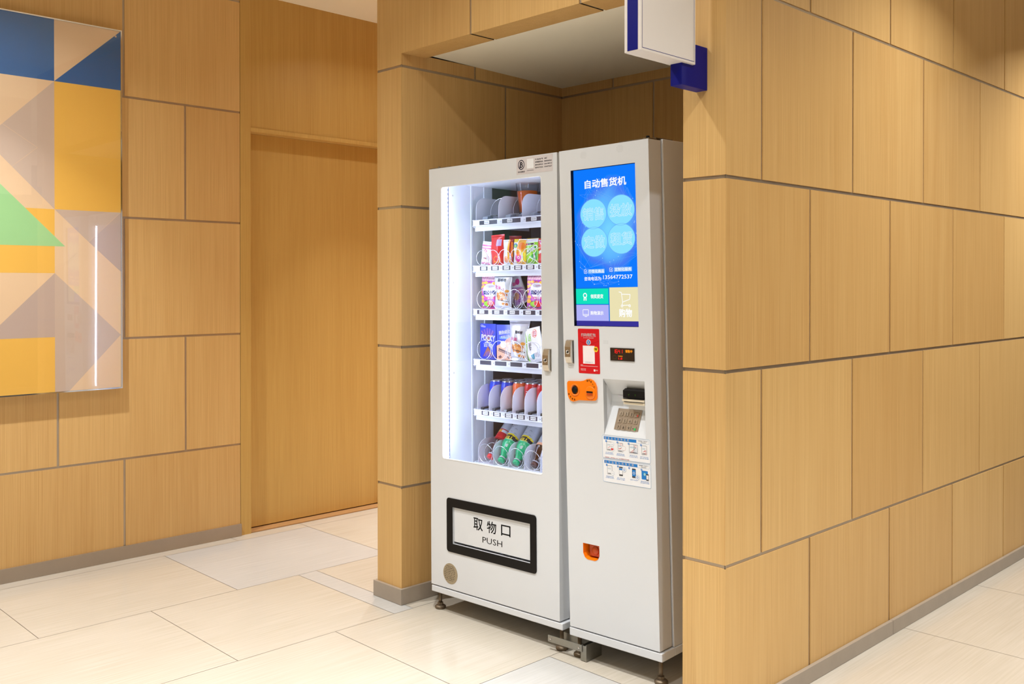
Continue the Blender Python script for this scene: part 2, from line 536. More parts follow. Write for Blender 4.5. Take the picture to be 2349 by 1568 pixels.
# soffit of the header
for a, b, t in ((0, .441 - GAP / 2, .3), (.441 + GAP / 2, 1.016 - GAP / 2, .5), (1.016 + GAP / 2, XN, .4)):
    mb.face([(a, 0, ZH), (a, .133, ZH), (b, .133, ZH), (b, 0, ZH)], WOOD, t)
    mb.face([(a, .133, ZH), (a, .133, 2.367), (b, .133, 2.367), (b, .133, ZH)], WOOD, t)
mb.face([(0, .004, ZH + .0035), (0, .129, ZH + .0035), (XN, .129, ZH + .0035), (XN, .004, ZH + .0035)], STEEL)
kind(mb.build('wall_header'))
mb = MB()
NR = ROWS[:5] + [2.36]
rows_of(mb, (0, 0, 0), (0, 1, 0), (1, 0, 0), 0, YB, [[.424], [.618], [.424], [.618], [.424]], NR)
kind(mb.build('wall_niche_left'))
mb = MB()
rows_of(mb, (0, YB, 0), (1, 0, 0), (0, -1, 0), 0, XN, [[.328, .903], [.568, 1.143], [.328, .903], [.568, 1.143], [.328, .903]], NR)
kind(mb.build('wall_niche_back'))
mb = MB()
rows_of(mb, (XN, 0, 0), (0, 1, 0), (-1, 0, 0), 0, YB, [[.5]], NR)
kind(mb.build('wall_niche_right'))
mb = MB()
for r in range(4):
    panel(mb, (0, 0, 0), (1, 0, 0), (0, -1, 0), XN, XR, ROWS[r], ROWS[r + 1], [.8, .6, .55, .8][r], ('' if r == 0 else 'b') + 't')
panel(mb, (0, 0, 0), (1, 0, 0), (0, -1, 0), XN, XR, ROWS[4], ZH, .5, 'b')
backing(mb, (0, 0, 0), (1, 0, 0), (0, -1, 0), XN, XR, 0, ZH)
o2 = [.5207 + .6269 * k for k in range(12)]
o1 = [.2075 + .6269 * k for k in range(12)]
rows_of(mb, (XR, 0, 0), (0, 1, 0), (1, 0, 0), 0, 7.9, [o2, o1])
kind(mb.build('wall_right'))

# plinths
mb = MB()
mb.box(XL + .0005, XL + .012, -6, .0615, 0.0004, .066, PLINTHM)
kind(mb.build('baseboard_left'))
mb = MB()
mb.box(-PW - .014, .014, -.014, -.0005, .0004, .068, PLINTH)
mb.box(.0005, .014, -.0005, YB - .001, .0004, .068, PLINTH)
mb.box(-PW - .014, -PW - .0005, -.0005, 3.98, .0004, .068, PLINTH)
mb.box(.014, XN - .001, YB - .014, YB - .001, .0004, .068, PLINTH)
kind(mb.build('baseboard_pillar', bevel=.0012, seg=1))
mb = MB()
mb.box(XN, XR + .014, -.014, -.0005, .0004, .056, PLINTH)
for a, b in ((-.0005, 1.152), (1.1545, 2.9), (2.902, 7.8)):
    mb.box(XR + .0005, XR + .014, a, b, .0004, .056, PLINTH)
kind(mb.build('baseboard_right', bevel=.0012, seg=1))

# ------------------------------------------------------------------ artwork on the left wall
art = empty('wall_artwork', Matrix.Translation((XL, -1.43, 1.735)), 'large glossy chrome-framed panel of blue, yellow, green and peach geometric shapes', 'artwork')
AC = {k: pmat('art_' + k, c, 0.5, coat=0.9, var=0.02, scale=4) for k, c in dict(
    blue=(18, 98, 168), yellow=(246, 192, 84), peach=(238, 204, 164), grey=(208, 184, 166), grey2=(198, 174, 160), green=(166, 216, 150), pink=(240, 200, 168)).items()}
pr = Print(fn=lambda y, z, l: (.046 + l, y + 1.43, z - 1.735), eps=.00012)
Y0, Y1, Z0, Z1 = -2.30, -.6065, .8635, 2.6045
c1, c2, c3, c4 = -.915, -1.227, -1.539, -1.85
pr.rect(Y0, Y1, Z0, Z1, AC['peach'])
pr.layer(2)
pr.rect(c2, c1, 2.318, Z1, AC['blue']); pr.poly([(c1, 2.318), (Y1, 2.318), (Y1, Z1)], AC['blue'])
pr.rect(c1, Y1, 1.719, 2.318, AC['yellow'])
pr.poly([(c1, 2.318), (c1, 1.719), (c1 - .2995, 2.0185)], AC['grey'])
pr.poly([(c1, 1.719), (Y1, 1.719), (-.761, 1.572)], AC['grey'])
pr.poly([(Y1, 1.719), (Y1, 1.43), (-.761, 1.572)], AC['grey2'])
pr.rect(c2 - .09, c1, 1.42, 1.719, AC['yellow'])
pr.layer(3).poly([(-.868, 1.546), (-1.20, 1.872), (-1.53, 1.546)], AC['green'])
pr.layer(2).poly([(c1, 1.42), (c1, 1.12), (c1 - .30, 1.12)], AC['grey2'])
pr.poly([(c1, 1.42), (Y1, 1.12), (c1, .8)][:2] + [(-.85, .8635), (c1, .8635)], AC['grey'])
pr.layer(3).rect(c2 - .09, c1, Z0, 1.12, AC['yellow'])
pr.layer(2).poly([(c1 - .30, 1.12), (c2 - .3, 1.42), (c2 - .3, 1.12)], AC['grey'])
pr.rect(c3, c2 - .0, 2.318, Z1, AC['yellow']); pr.poly([(c4, 2.318), (c3, 2.318), (c4, Z1)], AC['blue'])
pr.poly([(Y0, 1.2), (c3, 1.719), (Y0, 2.2)], AC['green']); pr.rect(Y0, c3, Z0, 1.12, AC['blue'])
pr.layer(4)
for seg in (((-1.15, 2.1), (-.99, 2.0)), ((-.99, 2.0), (-1.15, 1.86)), ((c1, 1.42), (Y1, 1.719))):
    pr.line(seg[0][0], seg[0][1], seg[1][0], seg[1][1], .0012, AC['peach'])
pr.layer(4).disc(-.628, 2.578, .005, .005, AC['grey'])
pr.build('printed_panel', art)
mb = MB()
mb.box(.002, .046, Y0 + 1.43, Y1 + 1.43, Z0 - 1.735, Z1 - 1.735, PAPER)
mb.build('backing_board', art)
mb = MB()
f = .006
for a, b, c, d in ((Y0 - f, Y1 + f, Z0 - f, Z0), (Y0 - f, Y1 + f, Z1, Z1 + f), (Y0 - f, Y0, Z0, Z1), (Y1, Y1 + f, Z0, Z1)):
    mb.box(.0015, .053, a + 1.43, b + 1.43, c - 1.735, d - 1.735, CHROME)
mb.build('chrome_frame', art)
mb = MB()
mb.box(.0485, .0515, Y0 + 1.43, Y1 + 1.43, Z0 - 1.735, Z1 - 1.735, GLASS)
mb.build('glass_pane', art)

# ------------------------------------------------------------------ blank projecting sign on the right pillar
BLUE = pmat('sign_blue', (0, 8, 118), 0.45, spec=.25)
SIGNW = pmat('sign_white', (232, 224, 218), 0.4, coat=.2, var=.01)
sg = empty('projecting_sign', Matrix.Translation((1.52, 0, 2.05)), 'blank white flag sign on a blue block projecting from the wooden pillar', 'sign')
mb = MB()
mb.box(-.018, .024, -.135, -.0006, -.08, .052, BLUE)
mb.build('mounting_block', sg, bevel=.001, seg=1)
mb = MB()
mb.box(-.026, .034, -.347, -.0785, -.014, .70, SIGNW)
mb.build('sign_box', sg, bevel=.0012, seg=1)
mb = MB()
mb.box(-.014, .0235, -.3478, -.3469, -.0105, .70, BLUE)
mb.build('side_inset', sg)
pr = Print(fn=lambda y, z, l: (.034 + l, y, z))
for a, b in ((-.341, -.3395), (-.0868, -.0855)):
    pr.rect(a, b, -.0065, .7, BLUE)
pr.rect(-.341, -.0855, -.0065, -.005, BLUE)
pr.build('blue_edge_line', sg)

# ------------------------------------------------------------------ vending machines
def rot_m(x, y, yaw, tilt, roll):
    cy, sy = math.cos(yaw), math.sin(yaw)
    u = Vector((cy, sy, 0)); n = Vector((-sy, cy, 0)); w = Vector((0, 0, 1))
    w2 = w * math.cos(tilt) + n * math.sin(tilt); n2 = n * math.cos(tilt) - w * math.sin(tilt)
    u3 = u * math.cos(roll) + w2 * math.sin(roll); w3 = w2 * math.cos(roll) - u * math.sin(roll)
    M = Matrix.Identity(4)
    for i in range(3):
        M[i][0] = u3[i]; M[i][1] = n2[i]; M[i][2] = w3[i]
    M[0][3] = x; M[1][3] = y
    return M
M1 = rot_m(.13939, .05049, .04674, .00249, .01058)
M2 = rot_m(.89851, .08366, .04146, -.01742, .01664)

def foot(parent, x, y, top, M):
    """adjustable foot; bottom on the floor"""
    zb = -(M @ Vector((x, y, 0))).z + 0.0006
    mb = MB()
    mb.lathe([(.021, 0), (.0235, .004), (.0235, .009), (.019, .013), (.011, .016)], (x, y, zb), RUST, 20)
    mb.lathe([(.0125, 0), (.0125, .009)], (x, y, zb + .016), RUST, 6, smooth=False)
    mb.lathe([(.0075, 0), (.0075, top - zb - .016)], (x, y, zb + .016), RUST, 12)
    mb.lathe([(.0125, 0), (.0125, .009)], (x, y, top - .0095), RUST, 6, smooth=False)
    return mb.build('levelling_foot', parent)

v1 = empty('vending_machine', M1, 'white glass-fronted snack vending machine with PUSH flap in the wooden niche', 'vending machine')
W1, H1, B1 = .7052, 1.8507, .1103
# door leaf with window and hatch openings
GW = (.0714, .6277, .6425, 1.7715)
HT = (.0985, .5935, .264, .486)
HI = (.133, .5615, .2995, .450)
mb = MB()
mb.ring_xz(sqrect(0, W1, .56, H1), rrect(GW[0], GW[1], GW[2], GW[3], .013), 0, .022, WHITE)
mb.ring_xz(sqrect(0, W1, B1, .56), sqrect(*HI), 0, .022, WHITE)
mb.box(0, .012, .022, .056, B1, H1, WHITE); mb.box(W1 - .012, W1, .022, .056, B1, H1, WHITE)
mb.box(.012, W1 - .012, .022, .056, B1, B1 + .012, WHITE); mb.box(.012, W1 - .012, .022, .056, H1 - .012, H1, WHITE)
mb.box(.012, W1 - .012, .022, .03, B1 + .012, HI[2] - .001, WHITE)
door1 = mb.build('door', v1)
mb = MB()
mb.ring_xz(rrect(GW[0], GW[1], GW[2], GW[3], .013), rrect(GW[0] + .0025, GW[1] - .0025, GW[2] + .0025, GW[3] - .0025, .011), -.0008, .006, PAPER)  # white ring paints in the glow along the edge of the glass
mb.build('glass_edge_glow', door1)
mb = MB()
mb.box(GW[0] + .0005, GW[1] - .0005, .006, .009, GW[2] + .0005, GW[3] - .0005, GLASS)
mb.build('window_glass', door1)
# LED strips behind the window edge
LED = emat('led_white', (214, 228, 255), 20.0)
LEDD = emat('led_diode', (222, 234, 255), 60.0)
CHAN = pmat('led_channel', (150, 165, 205), .25, .6)
for side, (a, b) in enumerate(((.0560, .0830), (.6200, .6470))):
    mb = MB()
    if side == 0:
        mb.box(a - .004, a - .001, .0235, .050, GW[2] - .01, GW[3] + .01, CHAN)
        mb.box(b + .0012, b + .0062, .026, .0275, GW[2] - .004, GW[3] + .006, pmat('led_channel_side', (62, 86, 150), .3, .4))
    else:
        mb.box(b + .001, b + .004, .0235, .050, GW[2] - .01, GW[3] + .01, CHAN)
    st = mb.build('light_strip', v1)
    mb = MB(); mb.box(a, b, .0285, .0330, GW[2] - .002, GW[3] + .004, LED); mb.build('light_bar', st)
    mb = MB(); z = GW[2] + .004
    while z < GW[3]:
        mb.box((a + b) / 2 - .003, (a + b) / 2 + .003, .0265, .0284, z, z + .007, LEDD)
        if side == 0: mb.box(b + .0014, b + .0034, .0245, .0259, z, z + .005, LED)  # glowing dabs stand in for the diodes' reflections in the channel side plate
        z += .0175
    mb.build('diode_row_and_glints', st)
# cabinet with open, lined interior
mb = MB()
D = .78; x0, x1, zb, zt = .0, .724, .1075, 1.8440
mb.box(x0, x0 + .035, .058, D, zb, zt, WHITE); mb.box(x1 - .035, x1, .058, D, zb, zt, WHITE)
mb.box(x0, x1, D - .03, D, zb, zt, WHITE); mb.box(x0, x1, .058, D, zt - .035, zt, WHITE); mb.box(x0, x1, .058, D, zb, zb + .03, WHITE)
mb.box(x0 + .035, x1 - .035, .058, D - .03, .54, .575, WHITE)
body1 = mb.build('cabinet', v1)
mb = MB()
mb.box(.0355, .040, .0575, .235, .5755, 1.808, WHITE2)
mb.box(.0355, .0425, .205, .214, .5755, 1.808, WHITE2)
mb.box(.0355, .044, .285, .335, .5755, 1.808, WHITE2)
mb.box(.0355, .040, .235, .285, .5755, 1.808, WHITE2)
mb.box(.6848, .6885, .0575, .335, .5755, 1.808, WHITE2)
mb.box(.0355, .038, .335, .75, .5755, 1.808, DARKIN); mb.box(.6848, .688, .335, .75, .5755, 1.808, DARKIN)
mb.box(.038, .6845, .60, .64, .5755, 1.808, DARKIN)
mb.box(.04, .6845, .06, .60, 1.795, 1.808, WHITE2); mb.box(.04, .6845, .06, .60, .576, .585, WHITE2)
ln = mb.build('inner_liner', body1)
for zz in (1.745, 1.375, .99):
    mb = MB(); mb.lathe([(.0035, 0), (.0035, .0015), (.001, .002)], (.0401, .098, zz), SATIN, 10, axis='x'); mb.build('screw', body1)
mb = MB()
mb.box(.001, .7185, .0, .06, .0795, .1045, WHITE)
mb.box(0.0, .7239, .06, D, .0795, .1070, WHITE)
mb.build('base_rail', v1, bevel=.0025)
mb = MB()
mb.box(.002, .12, .004, .05, H1 + .0003, H1 + .0035, RUST); mb.box(.0, .10, .05, .12, H1 + .0003, H1 + .006, RUST)
mb.lathe([(.007, 0), (.007, .006), (.003, .009)], (.03, .03, H1 + .0036), RUST, 12)
mb.build('hinge_plate', v1)
for fx, fy in ((.0095, .038), (.679, .038), (.03, .72), (.69, .72)):
    foot(v1, fx + .004, fy, .0793, M1)
# hatch
mb = MB()
mb.ring_xz(rrect(*HT, .013), [(min(max(a, HI[0]), HI[1]), min(max(b, HI[2]), HI[3])) for a, b in sqrect(*HI)], -.0035, -.0003, BLACK)
mb.build('hatch_frame', v1, bevel=.001, seg=1)
mb = MB()
mb.box(HI[0] + .0025, HI[1] - .0025, .004, .008, HI[2] + .0075, HI[3] - .001, WHITE)
fl = mb.build('push_flap', v1)
mb = MB()
mb.box(HI[0], HI[1], .0225, .0245, HI[2] + .0005, HI[3], NEARBLK)
mb.build('chute_shadow_gap', v1)
pr = Print(fn=lambda x, z, l: (x, .004 - l, z))
pr.text('取', .250, .3015, .377, .4255, INK, .012); pr.text('物', .326, .3765, .377, .424, INK, .012); pr.text('口', .404, .4535, .379, .421, INK, .012)
pr.text('PUSH', .300, .4097, .3325, .3562, INK)
pr.rect(HI[0] + .0025, HI[1] - .0025, HI[2] + .0075, HI[2] + .009, INK)
pr.build('lettering', fl)
# round steel plate and its engraving
mb = MB()
mb.lathe([(.0425, 0), (.0425, .0008)], (.1167, -.0009, .1730), pmat('plate_alloy', (176, 164, 140), .35, .7, var=.2, scale=120), 40, axis='y', smooth=False)
rp = mb.build('rating_plate', v1)
pr = Print(fn=lambda x, z, l: (x, -.0009 - l, z))
for k in range(9):
    zz = .1730 + .030 - k * .0072; hw = math.sqrt(max(.0385 ** 2 - (zz - .173) ** 2, 0)) * .9
    xx = .1167 - hw
    while xx < .1167 + hw - .004:
        w_ = random.uniform(.002, .007)
        pr.rect(xx, min(xx + w_, .1167 + hw), zz - .0011, zz + .0011, INK); xx += w_ + random.uniform(.0015, .006)
pr.build('engraving', rp)

def lock(parent, x0, x1, z0, z1, side):
    mb = MB()
    y = -.016
    zm = (z0 + z1) / 2
    prof = [(0, z0), (y * .55, z0), (y, z0 + .022), (y, z1 - .022), (y * .55, z1), (0, z1)]
    mb.extrude_yz([(a - .0004, b) for a, b in prof], x0, x1, SATIN)
    lk = mb.build('lock_handle', parent, bevel=.0008, seg=1)
    mb = MB(); c = ((x0 + x1) / 2, y - .0025, zm)
    mb.lathe([(.0075, .002), (.0075, 0), (.0055, -.0006), (.0055, .0002)], c, CHROME, 20, axis='y')
    mb.box(c[0] - .0008, c[0] + .0008, c[1] - .0009, c[1] + .001, zm - .004, zm + .004, INK)
    mb.build('lock_cylinder', lk)
    mb = MB(); mb.box(x0 - .003, x1 + .004, -.0012, -.0002, z0 - .002, z1 + .002, CHROME if side else SATIN)
    mb.build('escutcheon', lk)
lock(v1, .6425, .6690, 1.0375, 1.1175, 0)
# contact sticker
SG = pmat('sticker_grey', (216, 208, 208), .4)
SB = pmat('logo_navy', (38, 34, 58), .5)
mb = MB(); mb.box(.5015, .685, -.0005, -.0001, 1.7835, 1.8475, SG); stk = mb.build('contact_sticker', v1)
pr = Print(fn=lambda x, z, l: (x, -.0006 - l, z), eps=.0002)
pr.ring(.5265, 1.8205, .0135, .0165, SB, asp=1.15)
pr.poly([(.523, 1.8315), (.5275, 1.8325), (.521, 1.8075), (.5165, 1.8085)], SB)
pr.text('B', .5205, .5345, 1.810, 1.8305, SB, .02)
pr.text('百纪美集团', .5085, .5445, 1.7905, 1.7965, SB, .01)
pr.rect(.5555, .5895, 1.8035, 1.8395, PAPER)
pr.rect(.5555, .590, 1.795, 1.7962, SB)
for k, (t1, t2) in enumerate((('机 器 编 号:', '1487'), ('故障服务电话:', '4009200962'), ('商务运营电话:', '13641989141'), ('商务合作电话:', '13564772537'))):
    zz = 1.8345 - .0105 * k
    pr.text(t1, .598, .638, zz - .0028, zz + .0028, SB, .012)
    pr.text(t2, .643, .657 if k == 0 else .681, zz - .0026, zz + .0026, SB, .015)
pr.build('sticker_print', stk)

# ---- shelves
WIRE = pmat('spiral_wire', (235, 235, 240), .2, .9)
RAIL = pmat('shelf_white', (232, 236, 246), .4, var=.01)
PLATE = pmat('divider_white', (226, 224, 232), .45, var=.02)
TAGD = pmat('label_dark', (58, 52, 66), .4)
PUSHB = pmat('pusher_black', (44, 42, 46), .35, coat=.4)
PUSHG = pmat('pusher_grey', (150, 156, 168), .3)
NF = .2
#  top z, lane edges start, pitch, number of lanes, plate height, tag offset, tag width, price, shelf number
SHELVES = [
    dict(z=1.6420, a=.0740, p=.1345, n=4, plate=.100, t0=.0995, tw=.105, price=['10.0元', '10元', '10.0元'], pusher='g', spiral=True, r0=.048),
    dict(z=1.4460, a=.0740, p=.0668, n=7, plate=0, t0=.1012, tw=.0452, price=['10.0元', '10.0元', '5.0元', '10.0元', '10.0元', '8.0元'], pusher=None, spiral=True, r0=.0315),
    dict(z=1.2600, a=.0740, p=.0892, n=6, plate=0, t0=.0826, tw=.0672, price=['10.0元', '10.0元', '10元', '10.0元'], pusher=None, spiral=True, r0=.0405),
    dict(z=1.0440, a=.0740, p=.0892, n=6, plate=0, t0=.0984, tw=.0665, price=[], pusher=None, spiral=True, r0=.0405),
    dict(z=.8285, a=.0769, p=.0683, n=7, plate=.106, t0=.1062, tw=.0448, price=['10.0元', '10.0元', '10.0元', '10.0元', '10.0元'], pusher='b', spiral=False, r0=.03),
    dict(z=.6000, a=.0790, p=.0888, n=6, plate=.100, t0=.10, tw=.066, price=[], pusher=None, spiral=True, r0=.0405),
]
def divider_plate(u, z, h, parent):
    r = .055 if h > .1 else .05
    poly = [(NF + .004, z + .001), (.56, z + .001), (.56, z + h)]
    for k in range(9):
        a = PI / 2 + (PI / 2) * k / 8
        poly.append((NF + .004 + r + r * math.cos(a), z + h - r + r * math.sin(a)))
    mb = MB(); mb.extrude_yz(poly, u - .0008, u + .0008, PLATE)
    return mb.build('divider', parent)

for si, S in enumerate(SHELVES):
    z = S['z']
    mb = MB()
    mb.box(.060, .672, NF + .001, .585, z - .0045, z - .0005, RAIL)
    mb.box(.060, .0625, NF + .001, .56, z - .03, z + .004, RAIL)
    mb.box(.060, .672, NF + .012, NF + .014, z - .046, z - .0046, RAIL)
    mb.box(.0445, .0595, NF + .03, .40, z - .028, z - .016, GALV)
    mb.box(.6725, .684, NF + .03, .40, z - .028, z - .016, GALV)
    sh = mb.build('shelf_tray', v1)
    mb = MB()
    mb.box(.060, .672, NF - .001, NF + .0005, z - .0245, z + .001, RAIL)
    mb.box(.060, .672, NF - .005, NF - .001, z - .0012, z + .001, RAIL); mb.box(.060, .672, NF - .005, NF - .001, z - .0245, z - .0222, RAIL)
    mb.build('price_rail', sh)
    for k in range(S['n'] - 1 if si != 5 else 0):
        u = S['t0'] + S['p'] * k
        if u > .47: continue
        pr = Print(fn=lambda x, zz, l: (x, NF - .0012 - l, zz), eps=.0003)
        pr.rect(u, u + S['tw'], z - .0205, z - .003, TAGD)
        if k < len(S['price']):
            tw = .030
            c = u + S['tw'] * (.5 if si in (1, 4) else .42)
            pr.layer(2).rr(c - tw / 2, c + tw / 2, z - .0185, z - .0045, .002, PAPER)
            pr.layer(3).text(S['price'][k], c - tw * .42, c + tw * .42, z - .0155, z - .0075, INK, .01)
        pr.layer(2).text('%d%d' % (si + 1, k + 1), u - .0115, u - .0045, z - .0145, z - .0085, TAGD, keep=True)
        pr.build('price_tag', sh)
    for k in range(S['n']):
        u = S['a'] + S['p'] * k
        if S['plate'] and u < .5: divider_plate(u, z, S['plate'], sh)
        uc = u + S['p'] / 2
        if uc > .49: continue
        if S['spiral']:
            r = S['r0']; pts = []
            turns = 6.0 if si else 3.8; pitch = .052
            for q in range(int(turns * 20) + 1):
                a = 2 * PI * q / 20 + 1.2
                pts.append((uc + r * math.sin(a), NF + (.003 + pitch * max(q - 18, 0) / 20 if si else .03 + pitch * 1.6 * q / 20), z + .003 + r + r * math.cos(a)))
            mb = MB(); mb.tube(pts, .0013, WIRE, 6); mb.build('spiral', sh)
        if S['pusher']:
            mb = MB()
            if S['pusher'] == 'b':
                mb.extrude_yz([(NF + .006, z + .0005), (NF + .05, z + .0005), (NF + .05, z + .014), (NF + .008, z + .011)], uc - .018, uc - .002, PUSHB)
                mb.box(uc - .0018, uc + .018, NF + .012, NF + .05, z + .0005, z + .004, PUSHG)
            else:
                mb.extrude_yz([(NF + .010, z + .0005), (NF + .05, z + .0005), (NF + .045, z + .022), (NF + .014, z + .014)], uc - .035, uc - .006, PUSHG)
                mb.box(uc - .0055, uc + .04, NF + .02, NF + .05, z + .0005, z + .006, PUSHG)
                mb.box(uc - .0055, uc + .03, NF + .03, NF + .036, z + .016, z + .020, PUSHB)
            mb.build('pusher', sh)

# ---- payment cabinet
v2 = empty('payment_kiosk', M2, 'tall narrow white payment cabinet with blue touchscreen and keypad', 'payment cabinet')
W2, H2, B2 = .3944, 1.8529, .1178
SCR = (.0522, .3376, 1.2165, 1.778)
RC = (.1783, .3565, .8365, 1.0322)
CN = (.0705, .144, .3775, .434)
mb = MB()
def plate(x0, x1, z0, z1): mb.box(x0, x1, 0, .02, z0, z1, WHITE)
plate(0, W2, SCR[3], H2); plate(0, SCR[0], SCR[2], SCR[3]); plate(SCR[1], W2, SCR[2], SCR[3])
plate(0, W2, RC[3], SCR[2]); plate(0, RC[0], RC[2], RC[3]); plate(RC[1], W2, RC[2], RC[3])
plate(0, W2, CN[3], RC[2]); plate(0, CN[0], CN[2], CN[3]); plate(CN[1], W2, CN[2], CN[3]); plate(0, W2, B2, CN[2])
mb.box(0, .01, .02, .0715, B2, H2, WHITE); mb.box(W2 - .01, W2, .02, .0715, B2, H2, WHITE)
mb.box(.01, W2 - .01, .02, .0715, B2, B2 + .01, WHITE); mb.box(.01, W2 - .01, .02, .0715, H2 - .01, H2, WHITE)
d2 = mb.build('door', v2)
mb = MB()
mb.box(-.004, .3995, .078, .80, .112, 1.858, WHITE)
mb.box(.006, .386, .0716, .0779, .125, 1.845, NEARBLK)
mb.build('cabinet', v2, bevel=.0015, seg=1)
mb = MB()
mb.box(-.004, .4025, .0, .0775, .083, .1125, WHITE); mb.box(-.004, .4025, .078, .80, .083, .1115, WHITE)
mb.build('base_rail', v2, bevel=.0025)
mb = MB()
mb.box(.27, .3944, .004, .05, H2 + .0003, H2 + .004, RUST); mb.box(.30, .392, .05, .15, H2 + .0055, H2 + .009, RUST)
mb.lathe([(.006, 0), (.006, .007)], (.385, .012, H2 + .0042), INK, 10); mb.lathe([(.006, 0), (.006, .005)], (.36, .03, H2 + .0042), RUST, 10)
mb.build('hinge_plate', v2)
for fx, fy in ((.012, .038), (.370, .038), (.03, .74), (.37, .74)):
    foot(v2, fx, fy, .0828, M2)

# screen
def screen_mat():
    m = bpy.data.materials.new('screen_backdrop'); m.use_nodes = True; nt = m.node_tree
    nt.nodes.remove(nt.nodes['Principled BSDF'])
    tc = nt.nodes.new('ShaderNodeTexCoord'); mp = nt.nodes.new('ShaderNodeMapping')
    mp.inputs['Location'].default_value = (-.205 * 5.6, 0, -1.565 * 4.2)
    mp.inputs['Scale'].default_value = (5.6, 0.0, 4.2)
    nt.links.new(tc.outputs['Object'], mp.inputs['Vector'])
    ln_ = nt.nodes.new('ShaderNodeVectorMath'); ln_.operation = 'LENGTH'
    nt.links.new(mp.outputs[0], ln_.inputs[0])
    nz = nt.nodes.new('ShaderNodeTexNoise'); nz.inputs['Scale'].default_value = 9; nz.inputs['Detail'].default_value = 2
    nt.links.new(tc.outputs['Object'], nz.inputs['Vector'])
    ad = nt.nodes.new('ShaderNodeMath'); ad.operation = 'MULTIPLY_ADD'
    nt.links.new(nz.outputs['Fac'], ad.inputs[0]); ad.inputs[1].default_value = .45; nt.links.new(ln_.outputs['Value'], ad.inputs[2])
    cr = nt.nodes.new('ShaderNodeValToRGB'); e = cr.color_ramp.elements
    e[0].position = .25; e[0].color = srgb(120, 214, 255); e[1].position = 1.3; e[1].color = srgb(0, 128, 255)
    for p_, c_ in ((.66, (92, 178, 255)), (.86, (72, 126, 246)), (1.04, (16, 122, 255))):
        q = e.new(p_); q.color = srgb(*c_)
    nt.links.new(ad.outputs[0], cr.inputs['Fac'])
    em = nt.nodes.new('ShaderNodeEmission'); nt.links.new(cr.outputs[0], em.inputs['Color'])
    nt.links.new(em.outputs[0], nt.nodes['Material Output'].inputs['Surface'])
    return m
mb = MB()
YS = .0135
sx0, sx1, sz0, sz1 = .0545, .3370, 1.2175, 1.7770
mb.box(sx0, sx1, YS + .0006, YS + .02, sz0, sz1, NEARBLK)
ts = mb.build('touchscreen', v2)
mb = MB()
for a, b, c, d in ((SCR[0], sx0, SCR[2], SCR[3]), (sx1, SCR[1], SCR[2], SCR[3]), (sx0, sx1, SCR[2], sz0), (sx0, sx1, sz1, SCR[3])):
    mb.box(a + .0002, b, .0012, YS + .012, c + .0002, d - .0002, BLACK)
mb.build('screen_bezel', ts)
mb = MB(); mb.face([(sx0, YS, sz0), (sx1, YS, sz0), (sx1, YS, sz1), (sx0, YS, sz1)], screen_mat()); mb.build('screen_picture', ts)
k = -.0135   # parallax: marks measured on the door plane lie behind it
EW = emat('scr_white', (255, 255, 255)); ELB = emat('scr_circle', (138, 226, 255)); ELC = emat('scr_glyph', (206, 240, 255)); EHL = emat('scr_line', (112, 172, 250))
EGR = emat('scr_green', (20, 226, 190)); EPU = emat('scr_violet', (176, 178, 248)); EYE = emat('scr_sand', (236, 226, 180)); EBL = emat('scr_gap', (22, 120, 220))
ENV = emat('scr_bar', (58, 52, 150)); EPL = emat('scr_tag', (140, 190, 250)); EHALO = emat('scr_halo', (110, 198, 255))
pr = Print(fn=lambda x, z, l: (x + k, YS - l, z), eps=.00012)
rs = random.Random(5)
def clipx(p): return (min(max(p[0], sx0 - k + .001), sx1 - k - .001), min(max(p[1], 1.36), sz1 - .002))
nodes = []
for i in range(80):
    a = rs.uniform(0, 2 * PI); rr_ = rs.uniform(.09, .2)
    nodes.append(clipx((.215 + rr_ * .85 * math.cos(a), 1.55 + rr_ * math.sin(a))))
pr.layer(1)
for i in range(420):
    a = rs.choice(nodes); b = rs.choice(nodes)
    if (a[0] - b[0]) ** 2 + (a[1] - b[1]) ** 2 < .022: pr.line(a[0], a[1], b[0], b[1], .00042, EHL)
pr.layer(3)
for a in nodes[:60]: pr.disc(a[0], a[1], .0012, .0012, ELC, 8)
pr.layer(4)
for cx, cz in ((.155, 1.6165), (.277, 1.6225), (.1565, 1.5165), (.2765, 1.5225)):
    pr.disc(cx, cz, .058, .052, ELB, 40); pr.layer(5).ring(cx, cz, .0585, .0598, EHL, 40, .9); pr.layer(4)
pr.layer(6)
for t, cx, cz in (('销售', .155, 1.6165), ('投放', .277, 1.6225), ('定做', .1565, 1.5165), ('租赁', .2765, 1.5225)):
    pr.layer(6).text(t, cx - .046, cx + .046, cz - .0215, cz + .0215, ELC, .045)
    pr.layer(7).text(t, cx - .046, cx + .046, cz - .0215, cz + .0215, ELB, 0)
pr.layer(8).text('自动售货机', .1200, .3025, 1.7085, 1.7380, EW, .03)
pr.rect(.126, .200, 1.4045, 1.4200, EPL); pr.rect(.2425, .319, 1.4085, 1.4240, EPL)
for cx, cz in ((.1145, 1.412), (.2290, 1.4160)):
    pr.pl([(cx + .0062, cz), (cx + .0062, cz - .0062), (cx - .0062, cz - .0062), (cx - .0062, cz + .0062), (cx + .003, cz + .0062)], .0013, EW)
    pr.pl([(cx - .003, cz + .001), (cx, cz - .003), (cx + .0065, cz + .006)], .0016, EW)
pr.layer(9).text('个性化商品', .1285, .198, 1.4065, 1.4180, EW, .02); pr.text('定制化服务', .245, .3165, 1.4105, 1.4220, EW, .02)
pr.text('咨询电话为:', .108, .187, 1.3790, 1.3930, EW, .02); pr.text('13564772537', .1935, .3205, 1.3835, 1.3970, EW, .015)
xl, xr = sx0 - k, sx1 - k
pr.layer(8)
pr.rect(xl, xr, 1.3515, 1.3545, EBL); pr.rect(xl, xr, 1.2355, 1.3525, EBL)
pr.layer(9)
